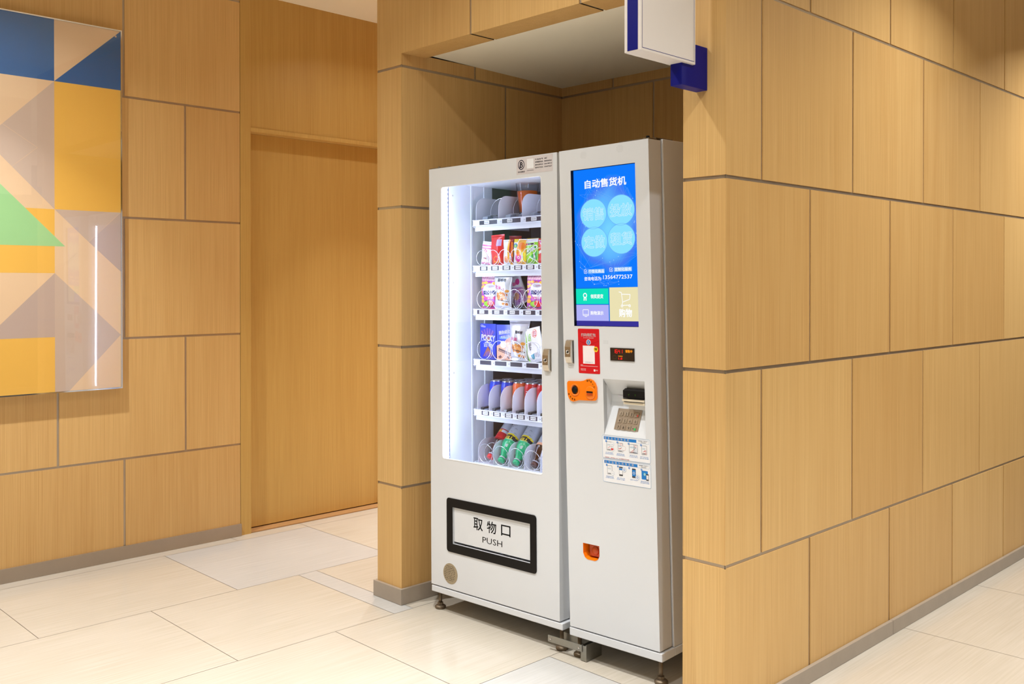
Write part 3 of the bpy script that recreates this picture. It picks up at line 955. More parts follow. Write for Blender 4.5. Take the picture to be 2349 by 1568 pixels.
pr.rect(xl, .2150, 1.2955, 1.3505, EGR); pr.rect(xl, .2150, 1.2355, 1.2925, EPU); pr.rect(.2195, xr, 1.2355, 1.3535, EYE)
pr.rect(xl, xr, sz0, 1.2355, ENV)
pr.layer(10)
pr.ring(.1095, 1.3265, .0055, .0092, EW, 20); pr.poly([(.1035, 1.320), (.1085, 1.318), (.1065, 1.3065), (.1045, 1.3085), (.1025, 1.3075)], EW); pr.poly([(.1155, 1.320), (.1105, 1.318), (.1120, 1.3065), (.1140, 1.3085), (.1160, 1.3075)], EW)
pr.text('领奖提货', .135, .1915, 1.3155, 1.3300, EW, .03)
pr.rring(.0975, .1250, 1.2530, 1.2765, .003, .0022, EW); pr.rect(.0985, .124, 1.2575, 1.2592, EW); pr.rect(.106, .1165, 1.2495, 1.2515, EW)
pr.text('购物演示', .133, .191, 1.2565, 1.2705, EW, .03)
pr.pl([(.2605, 1.3375), (.2715, 1.3355), (.2765, 1.3020), (.3065, 1.3115), (.3090, 1.3285), (.2725, 1.3295)], .0026, EW)
pr.pl([(.2765, 1.3020), (.2735, 1.2905), (.308, 1.2915)], .0026, EW)
pr.ring(.2735, 1.2885, .0025, .0050, EW, 16); pr.ring(.3060, 1.2890, .0025, .0050, EW, 16)
pr.text('购物', .2605, .3150, 1.2505, 1.2785, EW, .035)
pr.build('screen_graphics', ts)

# loudspeaker holes
def holes(cx, cz, nx, nz, dx, dz, parent):
    pr = Print(eps=.0002)
    for i in range(nx):
        for j in range(nz):
            a = (i - (nx - 1) / 2); b = (j - (nz - 1) / 2)
            if (2 * a / nx) ** 2 + (2 * b / nz) ** 2 > 1.15: continue
            pr.disc(cx + a * dx, cz + b * dz, .0006, .0006, INK, 6)
    pr.build('speaker_grille', parent)
holes(.1137, 1.8272, 6, 6, .0048, .0042, v2); holes(.2755, 1.8327, 6, 6, .0048, .0042, v2); holes(.1952, 1.1616, 5, 3, .0045, .0042, v2)

# red sticker with the red-envelope offer (code itself left blank)
RED = pmat('sticker_red', (214, 16, 30), .35, coat=.3); REDD = pmat('sticker_red_dark', (188, 10, 24), .4); PINKW = pmat('print_white', (246, 236, 236), .5)
ALB = pmat('icon_blue', (20, 130, 205), .4); YEL = pmat('icon_yellow', (250, 200, 40), .4); LGT = pmat('print_sky', (120, 170, 215), .5)
mb = MB(); mb.extrude_xz(rrect(.0695, .1665, 1.0475, 1.2075, .004), -.0007, -.0001, RED); rsn = mb.build('red_sticker', v2)
pr = Print(fn=lambda x, z, l: (x, -.0008 - l, z), eps=.0002)
pr.poly([(.0705, 1.1660), (.118, 1.1500), (.1655, 1.1660), (.1655, 1.1640), (.118, 1.1480), (.0705, 1.1640)], REDD)
pr.text('扫码领红包', .0845, .1505, 1.1795, 1.1915, PINKW, .025)
pr.text('天天可领 每日惊喜', .094, .141, 1.1735, 1.1765, PINKW)
pr.disc(.1175, 1.1592, .0102, .0102, PINKW); pr.layer(2).disc(.1175, 1.1592, .0082, .0082, ALB); pr.layer(3).text('支', .1125, .1225, 1.1540, 1.1645, PINKW, .03)
pr.layer(1).rect(.0910, .1445, 1.0825, 1.1470, PINKW); pr.layer(2).text('打开支付宝扫一扫', .1010, .1350, 1.0865, 1.0895, LGT, .01)
pr.layer(3).disc(.1505, 1.1350, .0098, .0098, YEL); pr.layer(4).text('99', .1450, .1560, 1.1305, 1.1395, INK, .03)
pr.layer(1).rect(.0790, .090, 1.0770, 1.0782, PINKW); pr.rect(.0790, .157, 1.0735, 1.0745, PINKW); pr.rect(.0790, .103, 1.0630, 1.0640, PINKW)
pr.text('领红包', .0790, .103, 1.0575, 1.0610, PINKW); pr.rr(.1385, .1455, 1.0560, 1.0635, .001, PINKW); pr.text('支付宝', .147, .157, 1.0575, 1.0625, PINKW)
pr.build('sticker_print', rsn)
lock(v2, .0195, .0455, 1.0830, 1.1635, 1)

# small LED read-out
mb = MB()
mb.box(.2145, .3180, -.0030, -.0002, 1.0980, 1.1430, pmat('readout_window', (48, 38, 32), .15, coat=.8))
rd = mb.build('readout', v2, bevel=.0008, seg=1)
ER = emat('seg_red', (255, 36, 30), 1.3); EO = emat('seg_amber', (255, 150, 30), 1.2); ERD = emat('seg_dim', (110, 30, 24), .6)
pr = Print(fn=lambda x, z, l: (x, -.0031 - l, z), eps=.0002)
SEG = {'1': 'bc', '6': 'acdefg', '4': 'bcfg'}
for i, ch in enumerate('1641'):
    a = .2295 + i * .0105; b = a + .0068; z0_, z1_ = 1.1250, 1.1375; zm = (z0_ + z1_) / 2
    L_ = dict(a=(a, z1_, b, z1_), b=(b, z1_, b, zm), c=(b, zm, b, z0_), d=(a, z0_, b, z0_), e=(a, zm, a, z0_), f=(a, z1_, a, zm), g=(a, zm, b, zm))
    for s_ in SEG[ch]: pr.line(*L_[s_], .0017, ER)
pr.text('销售中', .2815, .3105, 1.1275, 1.1375, EO, .03)
pr.text('可用零钱', .2495, .2685, 1.1125, 1.1165, EO, .02); pr.text('1.8', .2515, .2670, 1.1030, 1.1100, ER, .03)
pr.rring(.2270, .2420, 1.1050, 1.1155, .001, .0006, pmat('readout_line', (110, 84, 60), .4)); pr.disc(.2960, 1.1140, .0012, .0012, ERD)
pr.build('readout_digits', rd)

# orange coin plate
mb = MB()
out = [(.0165, .985), (.0165, 1.008), (.0185, 1.0135), (.0235, 1.0165), (.080, 1.0185), (.0945, 1.0215), (.108, 1.0272), (.1225, 1.0290), (.1365, 1.0250), (.1465, 1.0150), (.1525, 1.000), (.1528, .966), (.1505, .957), (.1440, .9525), (.095, .9505), (.070, .9500), (.060, .9470), (.045, .9430), (.0325, .9450), (.0235, .9535), (.0185, .965)]
mb.extrude_xz(out[::-1], -.005, -.0002, ORANGE)
cp = mb.build('coin_plate', v2, bevel=.0018)
mb = MB()
mb.lathe([(.0225, 0), (.0215, -.0020), (.0175, -.0020), (.0165, .000)], (.0530, -.0051, .9862), ORANGE, 28, axis='y')
mb.lathe([(.0125, 0), (.0125, -.0012)], (.0530, -.0064, .9862), INK, 24, axis='y'); mb.build('return_button', cp)
mb = MB()
mb.lathe([(.0240, 0), (.0230, -.0018), (.0210, -.0022), (.0150, -.0030), (.006, -.0036)], (.1240, -.0051, .9790), ORANGE, 28, axis='y')
mb.box(.1095, .1370, -.0092, -.0060, .9790, .9850, INK); mb.box(.1105, .136, -.0100, -.0060, .9700, .9790, ORANGED); mb.build('coin_slot', cp)
pr = Print(fn=lambda x, z, l: (x, -.0052 - l, z), eps=.0002)
for t, a, b in zip('硬币投入口', (.1115, .1195, .1285, .1360, .1420), (1.0215, 1.0225, 1.0190, 1.0110, 1.0010)): pr.text(t, a - .0028, a + .0028, b - .0034, b + .0034, INK, .02)
pr.build('slot_lettering', cp)
pr = Print(fn=lambda x, z, l: (x, -.0052 - l, z), eps=.0002)
for t, a, b in zip('硬币按钮', (.0245, .0315, .0405, .0505), (.9690, .9595, .9530, .9510)): pr.text(t, a - .0028, a + .0028, b - .0034, b + .0034, INK, .02)
pr.build('button_lettering', cp)

# V-shaped recess with bill reader and keypad
mb = MB()
x0, x1 = RC[0], RC[1]; zt, zb = RC[3], RC[2]; dn = .050; zm1, zm0 = .9740, .9480
mb.face([(x0, 0.001, zt), (x1, 0.001, zt), (x1, dn, zm1), (x0, dn, zm1)], WHITE)
mb.face([(x0, dn, zm1), (x1, dn, zm1), (x1, dn, zm0), (x0, dn, zm0)], WHITE)
mb.face([(x0, dn, zm0), (x1, dn, zm0), (x1, 0.001, zb), (x0, 0.001, zb)], WHITE)
for x in (x0, x1): mb.face([(x, .001, zt), (x, dn, zm1), (x, dn, zm0), (x, .001, zb)], WHITE)
rec = mb.build('keypad_recess', v2)
mb = MB(); mb.box(x0 + .028, x0 + .085, dn - .0022, dn - .0002, .9665, .9705, PLATE); mb.build('recess_slot', rec)
mb = MB()
bx0, bx1 = x0 + .083, x1 - .004
mb.extrude_yz([(.004, .9700), (.004, .9960), (.018, 1.0020), (.046, .9985), (.046, .9700)], bx0, bx1, BLACK)
br = mb.build('bill_reader', rec)
IV = pmat('ivory_plastic', (226, 214, 190), .4)
mb = MB(); mb.box(bx0 - .002, bx1, .001, .046, .9590, .9670, IV); mb.box(bx0 + .002, bx1, .003, .046, .9480, .9565, IV); mb.box(bx0 + .006, bx1 - .006, .0, .004, .9570, .9586, INK); mb.box(bx0 + .003, bx1 - .004, .0, .004, .9673, .9695, INK)
mb.box(bx0 + .012, bx1, .020, .046, .9300, .9476, WHITE); mb.build('bill_slot', br)
pr = Print(fn=lambda x, z, l: (x, .004 - l, z), eps=.0003); EG = emat('led_green', (60, 96, 30), .7)
for q in (.025, .052):
    pr = Print(fn=lambda x, z, l: (x, .004 - l, z), eps=.0003)
    pr.pl([(bx0 + q - .003, .985), (bx0 + q, .981), (bx0 + q + .003, .985)], .0012, EG); pr.line(bx0 + q, .981, bx0 + q, .977, .0012, EG); pr.build('arrow_light', br)
# keypad lying on the lower slope
sv = Vector((0, dn - .001, zm0 - zb)).normalized(); sn = Vector((0, -sv.z, sv.y))
KO = Vector((.0, .001, zb))
def kp(x, t, l): return tuple(Vector((x, 0, 0)) + KO + sv * t + sn * l)
def kbox(mb, a, b, t0, t1, l0, l1, mat):
    v = [kp(a, t0, l0), kp(b, t0, l0), kp(b, t1, l0), kp(a, t1, l0), kp(a, t0, l1), kp(b, t0, l1), kp(b, t1, l1), kp(a, t1, l1)]
    mb.idx(v, [(0, 3, 2, 1), (4, 5, 6, 7), (0, 1, 5, 4), (1, 2, 6, 5), (2, 3, 7, 6), (3, 0, 4, 7)], mat)
KEY = pmat('keypad_steel', (176, 160, 142), .35, .75, var=.04); KEY2 = pmat('key_steel', (190, 176, 158), .3, .75, var=.04)
ka, kb, k0, k1 = .2150, .3180, .0210, .0975
mb = MB(); kbox(mb, ka, kb, k0, k1, .0002, .0022, KEY); kpad = mb.build('keypad', rec, bevel=.0006, seg=1)
KR = pmat('key_red', (220, 70, 50), .4); KG = pmat('key_green', (20, 190, 90), .4)
keys = [['1', '2', '3', 'x'], ['4', '5', '6', '0'], ['7', '8', '9', 'ok']]
for r in range(3):
    for c in range(4):
        a = ka + .0105 + c * .0225; t = k1 - .0115 - r * .0245
        mb = MB(); kbox(mb, a, a + .0155, t - .0155, t, .0023, .0042, KEY2)
        ch = keys[r][c]
        pr = Print(fn=lambda x, z, l: kp(x, z, .0043 + l), eps=.0002); pr.mb = mb
        if ch == 'x':
            pr.text('取消', a + .002, a + .009, t - .011, t - .006, INK); pr.rect(a + .0085, a + .0145, t - .0140, t - .0070, KR)
        elif ch == 'ok':
            pr.text('确认', a + .002, a + .009, t - .011, t - .006, INK); pr.disc(a + .0115, t - .0100, .0042, .0042, KG)
        else: pr.text(ch, a + .0048, a + .0107, t - .0130, t - .0030, INK, .0, keep=True)
        mb.build('key', kpad)

# instruction stickers
IB = pmat('print_blue', (20, 124, 205), .5); IL = pmat('print_outline', (110, 160, 205), .5); IR = pmat('print_red', (220, 60, 60), .5); IK = pmat('print_black', (60, 58, 64), .5); ITEAL = pmat('print_teal', (90, 180, 200), .5)
for si_, (z0, z1, title) in enumerate(((.7525, .8345, '现金支付购物说明'), (.6680, .7505, '支付宝钱包购物说明'))):
    mb = MB(); mb.extrude_xz(rrect(.1690, .3750, z0, z1, .006), -.0006, -.0001, PAPER); ist = mb.build('instruction_sticker', v2)
    pr = Print(fn=lambda x, z, l: (x, -.0007 - l, z), eps=.00015)
    pr.rring(.1695, .3745, z0 + .0005, z1 - .0005, .0055, .0009, IL)
    zt = z1 - .005
    pr.rect(.1765, .3165 if si_ == 0 else .3195, zt - .0105, zt, IB)
    pr.layer(2)
    n = len(title); xx = .1785; st = (.112 if si_ == 0 else .130) / n
    for i, ch in enumerate(title): pr.text(ch, xx + i * st + .0015, xx + i * st + st - .0045, zt - .0090, zt - .0015, PAPER, .02)
    pr.layer(1).rring(.3165, .3690, zt - .0115, zt, .0006, .0005, IL)
    pr.text('提示', .325, .362, zt - .0045, zt - .0015, IK); pr.text('请先选货', .335, .356, zt - .0095, zt - .0060, IK)
    caps = [('投入纸币或硬币', '(找零请先取币)'), ('选择商品', '(按键/触屏/编码)'), ('等待出货', '(从取物口取出)'), ('按下退币钮', '退出余额')] if si_ == 0 else [('选择商品', '(按键/触屏)'), ('进入支付宝', '选择“付款”'), ('选择“声波付”', ''), ('靠近感应区', '完成付款')]
    for j in range(4):
        cx = (.1995, .2485, .3040, .3490)[j]; cz = zt - .0330
        w_ = (.011, .011, .018, .011)[j]
        if si_ == 0 or j == 0:
            pr.layer(1).rring(cx - w_, cx + w_, cz - .0155, cz + .0155, .0015, .0009, IK)
            pr.rect(cx - w_ + .003, cx + w_ - .006, cz + .006, cz + .0068, IL); pr.rect(cx - w_ + .003, cx + w_ - .006, cz + .003, cz + .0038, ITEAL)
            pr.rect(cx - w_ + .003, cx + w_ - .004, cz - .013, cz - .011, IK)
            if si_ == 0:
                pr.disc(cx + .004, cz - .001, .0012, .0012, IK, 8); pr.line(cx - .006, cz - .007, cx + .003, cz - .002, .0012, IR)
                pr.layer(2)
                if j == 0:
                    for q in (.008, -.010): pr.disc(cx + .0140, cz + q, .0078, .0078, PAPER, 20); pr.ring(cx + .0140, cz + q, .0072, .0078, IL, 20)
                    pr.layer(3).disc(cx + .012, cz - .010, .0042, .0042, IR, 12); pr.disc(cx + .017, cz - .009, .0025, .0025, IR, 12)
                    pr.rect(cx + .010, cx + .018, cz + .006, cz + .007, IL)
                if j == 1:
                    pr.text('请选择', cx - .009, cx + .003, cz - .006, cz - .003, IR); pr.disc(cx + .0150, cz - .002, .0080, .0080, PAPER, 20); pr.ring(cx + .0150, cz - .002, .0074, .0080, IR, 20); pr.ring(cx + .003, cz + .010, .0035, .0042, IR, 16)
                if j == 2:
                    pr.rect(cx + .0020, cx + .0030, cz - .015, cz + .015, IK); pr.ring(cx + .009, cz + .009, .0032, .004, IR, 16); pr.text('出货', cx - .010, cx, cz - .012, cz - .008, IR)
                    for q in range(4): pr.rect(cx + .004, cx + .017, cz - .013 + q * .005, cz - .0126 + q * .005, IL)
                    for q in range(3): pr.rect(cx + .006 + q * .004, cx + .0063 + q * .004, cz - .014, cz + .003, IL)
                if j == 3:
                    pr.text('退币', cx + .001, cx + .009, cz - .005, cz, IR); pr.ring(cx + .006, cz - .010, .0025, .0032, IR, 14)
            else:
                pr.layer(2).disc(cx + .0125, cz - .010, .0080, .0080, PAPER, 20); pr.ring(cx + .0125, cz - .010, .0074, .0080, IL, 20); pr.rect(cx + .008, cx + .017, cz - .011, cz - .0102, IL)
        else:
            if j < 3:
                pr.layer(1).rr(cx - .008, cx + .008, cz - .0155, cz + .0165, .002, IK); pr.layer(2).rect(cx - .007, cx + .007, cz - .010, cz + .012, PAPER if j == 1 else IB)
                if j == 1: pr.layer(3).rect(cx - .007, cx + .007, cz + .005, cz + .011, IB)
                if j == 2: pr.layer(3).ring(cx, cz + .001, .0030, .0045, PAPER, 16)
                ox = .0145; oz = .008 if j == 1 else -.012
                pr.layer(3).disc(cx + ox, cz + oz, .0085, .0085, PAPER, 20); pr.layer(4).ring(cx + ox, cz + oz, .0078, .0085, IL, 20); pr.ring(cx + ox, cz + oz, .0025, .0040, IB, 14)
            else:
                pr.layer(1).rr(cx - .013, cx + .013, cz - .0160, cz + .0140, .002, IB); pr.layer(2).disc(cx, cz + .002, .0058, .0058, ITEAL, 18); pr.layer(3).ring(cx, cz + .002, .0020, .0032, PAPER, 12)
                pr.layer(3).rr(cx + .006, cx + .0165, cz - .0185, cz + .004, .0015, IK); pr.layer(4).rect(cx + .0072, cx + .0153, cz - .0140, cz, PAPER)
        pr.layer(4).disc(cx - w_ - .0015, cz + .0165, .0036, .0036, IB, 16); pr.layer(5).text(str(j + 1), cx - w_ - .0027, cx - w_ - .0003, cz + .0143, cz + .0187, PAPER, keep=True)
        pr.layer(1)
        pr.text(caps[j][0], cx - .0165, cx + .0165, cz - .0250, cz - .0215, IB, .0)
        if caps[j][1]: pr.text(caps[j][1], cx - .0185, cx + .0185, cz - .0300, cz - .0265, IB, .0)
    if si_ == 0: pr.text('注意:硬币、纸币接收一元、五元面额纸币不找零', .1790, .2850, z0 + .0025, z0 + .0055, IR, .02)
    pr.build('sticker_print', ist)

# coin return cup
mb = MB()
cx0, cx1, cz0, cz1 = CN
sh_ = [(cx0, cz1), (cx0, cz0 + .020), (cx0 + .008, cz0 + .006), (cx0 + .020, cz0), (cx1 - .020, cz0), (cx1 - .008, cz0 + .006), (cx1, cz0 + .020), (cx1, cz1)]
for i in range(len(sh_) - 1):
    (a, b), (c, d) = sh_[i], sh_[i + 1]
    s2 = lambda p: (cx0 + .005 + (p[0] - cx0) * .86, cz1 - (cz1 - p[1]) * .90)
    e_, f_ = s2((a, b)), s2((c, d))
    mb.face([(a, -.001, b), (c, -.001, d), (f_[0], .034, f_[1]), (e_[0], .034, e_[1])], ORANGE)
mb.extrude_xz([s2(p) for p in sh_], .034, .037, ORANGED)
mb.extrude_xz([(cx0, cz0), (cx0 + .020, cz0), (cx0 + .008, cz0 + .006), (cx0, cz0 + .020)], .0, .02, WHITE)
mb.extrude_xz([(cx1, cz0), (cx1 - .020, cz0), (cx1 - .008, cz0 + .006), (cx1, cz0 + .020)][::-1], .0, .02, WHITE)
cc = mb.build('coin_return', v2)
mb = MB(); mb.box(cx0 + .016, cx1 - .008, .018, .024, cz0 + .010, cz1 - .001, ORANGED)
mb.lathe([(.016, 0), (.014, -.004), (.006, -.006)], ((cx0 + cx1) / 2 + .006, .0179, (cz0 + cz1) / 2 + .003), ORANGED, 20, axis='y'); mb.build('coin_flap', cc)

# ------------------------------------------------------------------ steel tie between the two machines' feet
tie = empty('foot_bracket', M1 @ Matrix.Translation((.69, .0, .0)), 'galvanised steel bracket tying together the feet of the two machines', 'bracket')
mb = MB(); zf = -.0075
mb.box(-.040, .122, -.004, -.001, .033 + zf, .058 + zf, GALV)
mb.build('front_bar', tie)
mb = MB(); mb.box(-.03, .07, .058, .061, .018 + zf, .058 + zf, GALV); mb.box(.02, .085, .10, .103, .018 + zf, .066 + zf, GALV)
mb.build('rear_bar', tie)
mb = MB()
mb.box(.114, .117, .0, .09, .001 + zf, .056 + zf, GALV); mb.box(.117, .137, .0, .002, .001 + zf, .056 + zf, GALV); mb.box(.137, .140, .0, .09, .001 + zf, .060 + zf, GALV); mb.box(.117, .137, .002, .09, .001 + zf, .003 + zf, GALV)
mb.build('channel_section', tie)
for xx in (-.027, .109):
    mb = MB(); mb.lathe([(.0045, 0), (.0040, -.002), (.002, -.003)], (xx, -.0041, .046 + zf), CHROME, 12, axis='y'); mb.build('rivet', tie)

# ------------------------------------------------------------------ goods in the machine
def P(name, rgb, **k): return pmat('pack_' + name, rgb, k.pop('rough', .32), coat=k.pop('coat', .35), var=.04, scale=90, **k)
C = dict(white=P('white', (238, 236, 240)), purple=P('purple', (176, 44, 176)), lilac=P('lilac', (206, 160, 220)), stripe=P('stripe', (216, 70, 140)), gold=P('gold', (250, 184, 60)),
         brown=P('brown', (120, 62, 34)), nut=P('nut', (222, 150, 66)), nut2=P('nut2', (196, 116, 48)), blue=P('blue', (34, 52, 190)), navy=P('navy', (28, 30, 120)), sky=P('sky', (90, 150, 240)),
         red=P('red', (226, 34, 40)), dred=P('dred', (170, 20, 34)), pink=P('pink', (238, 110, 170)), magenta=P('magenta', (222, 30, 150)), yellow=P('yellow', (248, 220, 40)), lime=P('lime', (150, 214, 50)),
         green=P('green', (54, 172, 60)), orange=P('orange', (246, 132, 38)), peach=P('peach', (240, 178, 140)), choc=P('choc', (86, 44, 30)), black=P('black', (34, 30, 36)), grey=P('grey', (190, 188, 200)),
         teal=P('teal', (20, 140, 170)), silver=pmat('can_aluminium', (205, 205, 210), .22, .95), canred=P('canred', (214, 26, 36)), canblue=P('canblue', (24, 62, 200)), canorange=P('canorange', (244, 110, 50)),
         tea=P('tea', (12, 170, 110)), ltea=P('ltea', (110, 200, 168)), foil=pmat('foil', (226, 228, 236), .25, .35, var=.1, scale=60), cocoa=P('cocoa', (198, 130, 96)), mint=P('mint', (196, 232, 190)))

def in_poly(s, t, pts):
    c = False; j = len(pts) - 1
    for i in range(len(pts)):
        if (pts[i][1] > t) != (pts[j][1] > t) and s < (pts[j][0] - pts[i][0]) * (t - pts[i][1]) / (pts[j][1] - pts[i][1]) + pts[i][0]: c = not c
        j = i
    return c

def painter(base, shapes):
    def f(s, t):
        c = base
        for sh in shapes:
            k = sh[0]
            if k == 'r' and sh[1] <= s <= sh[3] and sh[2] <= t <= sh[4]: c = sh[5]
            elif k == 'e' and ((s - sh[1]) / sh[3]) ** 2 + ((t - sh[2]) / sh[4]) ** 2 <= 1: c = sh[5]
            elif k == 'p' and in_poly(s, t, sh[1]): c = sh[2]
            elif k == 's' and sh[1] <= s <= sh[3] and sh[2] <= t <= sh[4] and int((s - sh[1]) * sh[6]) % 2 == 0: c = sh[5]
            elif k == 'l':
                (x0, y0), (x1, y1), w = sh[1], sh[2], sh[3]
                d = ((x1 - x0) ** 2 + (y1 - y0) ** 2) or 1e-9
                q = min(max(((s - x0) * (x1 - x0) + (t - y0) * (y1 - y0)) / d, 0), 1)
                if (s - x0 - q * (x1 - x0)) ** 2 + (t - y0 - q * (y1 - y0)) ** 2 < (w / 2) ** 2: c = sh[4]
        return C[c]
    return f

def lm(x, n, z, rz=0, ry=0, rx=0):
    """placement in the glass machine: x across, n into, z up (origin at the item's base centre)"""
    return M1 @ Matrix.Translation((x, n, z)) @ Matrix.Rotation(rz, 4, 'Z') @ Matrix.Rotation(ry, 4, 'Y') @ Matrix.Rotation(rx, 4, 'X')

def bag(name, label, cat, m4, W, H, D, paint, texts=(), crimp=.05, back='white', nx=84, ny=116, seed=0, group=None, topw=1.0):
    rg = random.Random(seed); ph = [rg.uniform(0, 6) for _ in range(6)]
    def surf(x, z, l, sign=-1):
        s = x / W + .5; t = z / H
        if t < crimp or t > 1 - crimp: th = .0012
        else:
            q = (t - crimp) / (1 - 2 * crimp)
            e = max(1 - abs(2 * s - 1) ** 2.6, 0) ** .55
            th = .0012 + D / 2 * e * max(math.sin(PI * q), 0) ** .42
            th *= 1 + .08 * math.sin(11 * s + ph[0] + 3 * t) + .06 * math.sin(17 * t + ph[1] + 5 * s)
        wob = .0015 * math.sin(9 * t + ph[2]) + .0012 * math.sin(6 * s + ph[3])
        pin = 1 - .04 * math.sin(PI * t) + (topw - 1) * max(t - .6, 0) / .4
        return (x * pin, sign * (th + l) + wob, z)
    mb = MB()
    for sign in (-1, 1):
        v = []; f = []; ms = []
        for j in range(ny + 1):
            for i in range(nx + 1):
                v.append(surf((i / nx - .5) * W, j / ny * H, 0, sign))
        for j in range(ny):
            for i in range(nx):
                a = j * (nx + 1) + i
                q = (a, a + 1, a + nx + 2, a + nx + 1)
                f.append(q if sign < 0 else q[::-1])
                ms.append(paint((i + .5) / nx, (j + .5) / ny) if sign < 0 else C[back])
        mb.idx(v, f, ms, smooth=True)
    o = mb.build(name, None, mat4=m4)
    tag(o, label, cat, group or CURG)
    if texts:
        pr = Print(fn=lambda x, z, l: surf(x, z, l + .0004), eps=.0004)
        for (tx, s0, s1, t0, t1, col, bold, rot) in texts:
            pr.text(tx, (s0 - .5) * W, (s1 - .5) * W, t0 * H, t1 * H, C[col] if isinstance(col, str) else col, bold, rot)
        pr.build('lettering', o)
    return o

def carton(name, label, m4, W, H, D, paint, texts, side, nx=88, ny=130, group=None):
    mb = MB()
    v = []; f = []; ms = []
    for j in range(ny + 1):
        for i in range(nx + 1): v.append(((i / nx - .5) * W, -D / 2, j / ny * H))
    for j in range(ny):
        for i in range(nx):
            a = j * (nx + 1) + i; f.append((a, a + 1, a + nx + 2, a + nx + 1)); ms.append(paint((i + .5) / nx, (j + .5) / ny))
    mb.idx(v, f, ms)
    x0, x1, y0, y1 = -W / 2, W / 2, -D / 2, D / 2
    for q in ([(x1, y0, 0), (x1, y1, 0), (x1, y1, H), (x1, y0, H)], [(x1, y1, 0), (x0, y1, 0), (x0, y1, H), (x1, y1, H)], [(x0, y1, 0), (x0, y0, 0), (x0, y0, H), (x0, y1, H)], [(x0, y0, H), (x1, y0, H), (x1, y1, H), (x0, y1, H)], [(x0, y0, 0), (x0, y1, 0), (x1, y1, 0), (x1, y0, 0)]):
        mb.face(q, C[side])
    o = mb.build(name, None, mat4=m4); tag(o, label, 'snack box', group or CURG)
    pr = Print(fn=lambda x, z, l: (x, -D / 2 - l, z), eps=.0005)
    for (tx, s0, s1, t0, t1, col, bold, rot) in texts:
        pr.text(tx, (s0 - .5) * W, (s1 - .5) * W, t0 * H, t1 * H, C[col], bold, rot)
    pr.build('lettering', o)
    return o

SH2, SH3, SH4, SH5, SH6 = 1.4475, 1.2615, 1.0455, .8300, .6015
# shelf 1: cup of orange juice
cupm = lm(.2760, .312, 1.6665)
cup = empty('juice_cup', cupm, 'clear plastic cup of orange juice behind a divider on the top shelf', 'cup')
OJ = pmat('orange_juice', (250, 112, 20), .25)
mb = MB(); mb.lathe([(.034, 0.0), (.0365, .003), (.0490, .124), (.0515, .128), (.0500, .129), (.0475, .124), (.0350, .005)], (0, 0, 0), CLEARP, 36); mb.build('cup_wall', cup)
mb = MB(); mb.lathe([(.0340, .0055), (.0440, .094)], (0, 0, 0), OJ, 32); mb.build('juice', cup)
mb = MB(); mb.box(-.036, .036, -.040, .040, -.0225, -.0003, PUSHG); mb.build('cup_stand', cup)

# shelf 2: small bags
CURG = 'packaged snacks on the second shelf'
bag('snack_bag', 'small white packet with pink diamond mark, leftmost on the second shelf', 'snack bag', lm(.107, .232, SH2, .05, .12), .062, .104, .022,
    painter('white', [('r', 0, .70, 1, .74, 'pink'), ('r', 0, .80, 1, .86, 'pink'), ('p', [(.5, .52), (.66, .61), (.5, .70), (.34, .61)], 'stripe'), ('e', .5, .61, .07, .04, 'white'), ('e', .5, .3, .34, .16, 'lilac'), ('e', .5, .3, .31, .145, 'white'), ('r', .1, .06, .9, .14, 'pink')]),
    [('奶糖', .3, .7, .27, .34, 'dred', .02, 0), ('MILKCANDY', .15, .85, .08, .12, 'white', .02, 0)], seed=1)
bag('snack_bag', 'shiny plain red bag with a white barcode label on the second shelf', 'snack bag', lm(.181, .232, SH2, 0, -.03), .078, .130, .03,
    painter('red', [('r', .56, .62, .88, .84, 'lilac'), ('s', .58, .64, .86, .82, 'grey', 30), ('l', (.2, .1), (.5, .3), .05, 'orange'), ('l', (.45, .05), (.7, .25), .06, 'dred'), ('e', .5, .18, .3, .12, 'orange'), ('e', .45, .2, .18, .07, 'red')]), back='red', seed=2)
bag('snack_bag', 'plain dark red bag standing behind the shiny red one', 'snack bag', lm(.213, .300, SH2, 0, .04), .070, .126, .024, painter('red', [('r', 0, .5, 1, .8, 'dred')]), back='red', seed=3)
bag('snack_bag', 'white and brown packet with orange round stamp on the second shelf', 'snack bag', lm(.245, .226, SH2, 0, .0), .056, .106, .022,
    painter('white', [('p', [(.62, 1), (1, 1), (1, 0), (.72, 0), (.55, .55)], 'gold'), ('p', [(.78, 1), (1, 1), (1, 0), (.85, .1), (.72, .55)], 'dred'), ('p', [(.88, .9), (1, .9), (1, .3), (.85, .4)], 'orange'), ('e', .42, .22, .26, .13, 'orange'), ('e', .42, .22, .23, .115, 'peach')]),
    [('介', .30, .54, .15, .29, 'orange', .04, 0)], seed=4)
bag('snack_bag', 'yellow and orange snack bag with a magenta ring shape on the second shelf', 'snack bag', lm(.311, .226, SH2, 0, .03), .070, .106, .026,
    painter('white', [('p', [(.45, 1), (1, .95), (1, 0), (.3, 0), (.3, .4)], 'gold'), ('e', .75, .72, .25, .14, 'orange'), ('e', .8, .3, .25, .2, 'yellow'), ('r', 0, .87, .36, 1, 'yellow'), ('e', .22, .74, .18, .09, 'teal'), ('e', .22, .72, .10, .06, 'lime'), ('l', (.05, .55), (.2, .5), .06, 'yellow'), ('e', .46, .26, .26, .16, 'magenta'), ('e', .46, .42, .13, .09, 'orange'), ('e', .46, .27, .10, .06, 'white'), ('e', .46, .27, .05, .03, 'magenta')]), seed=5)
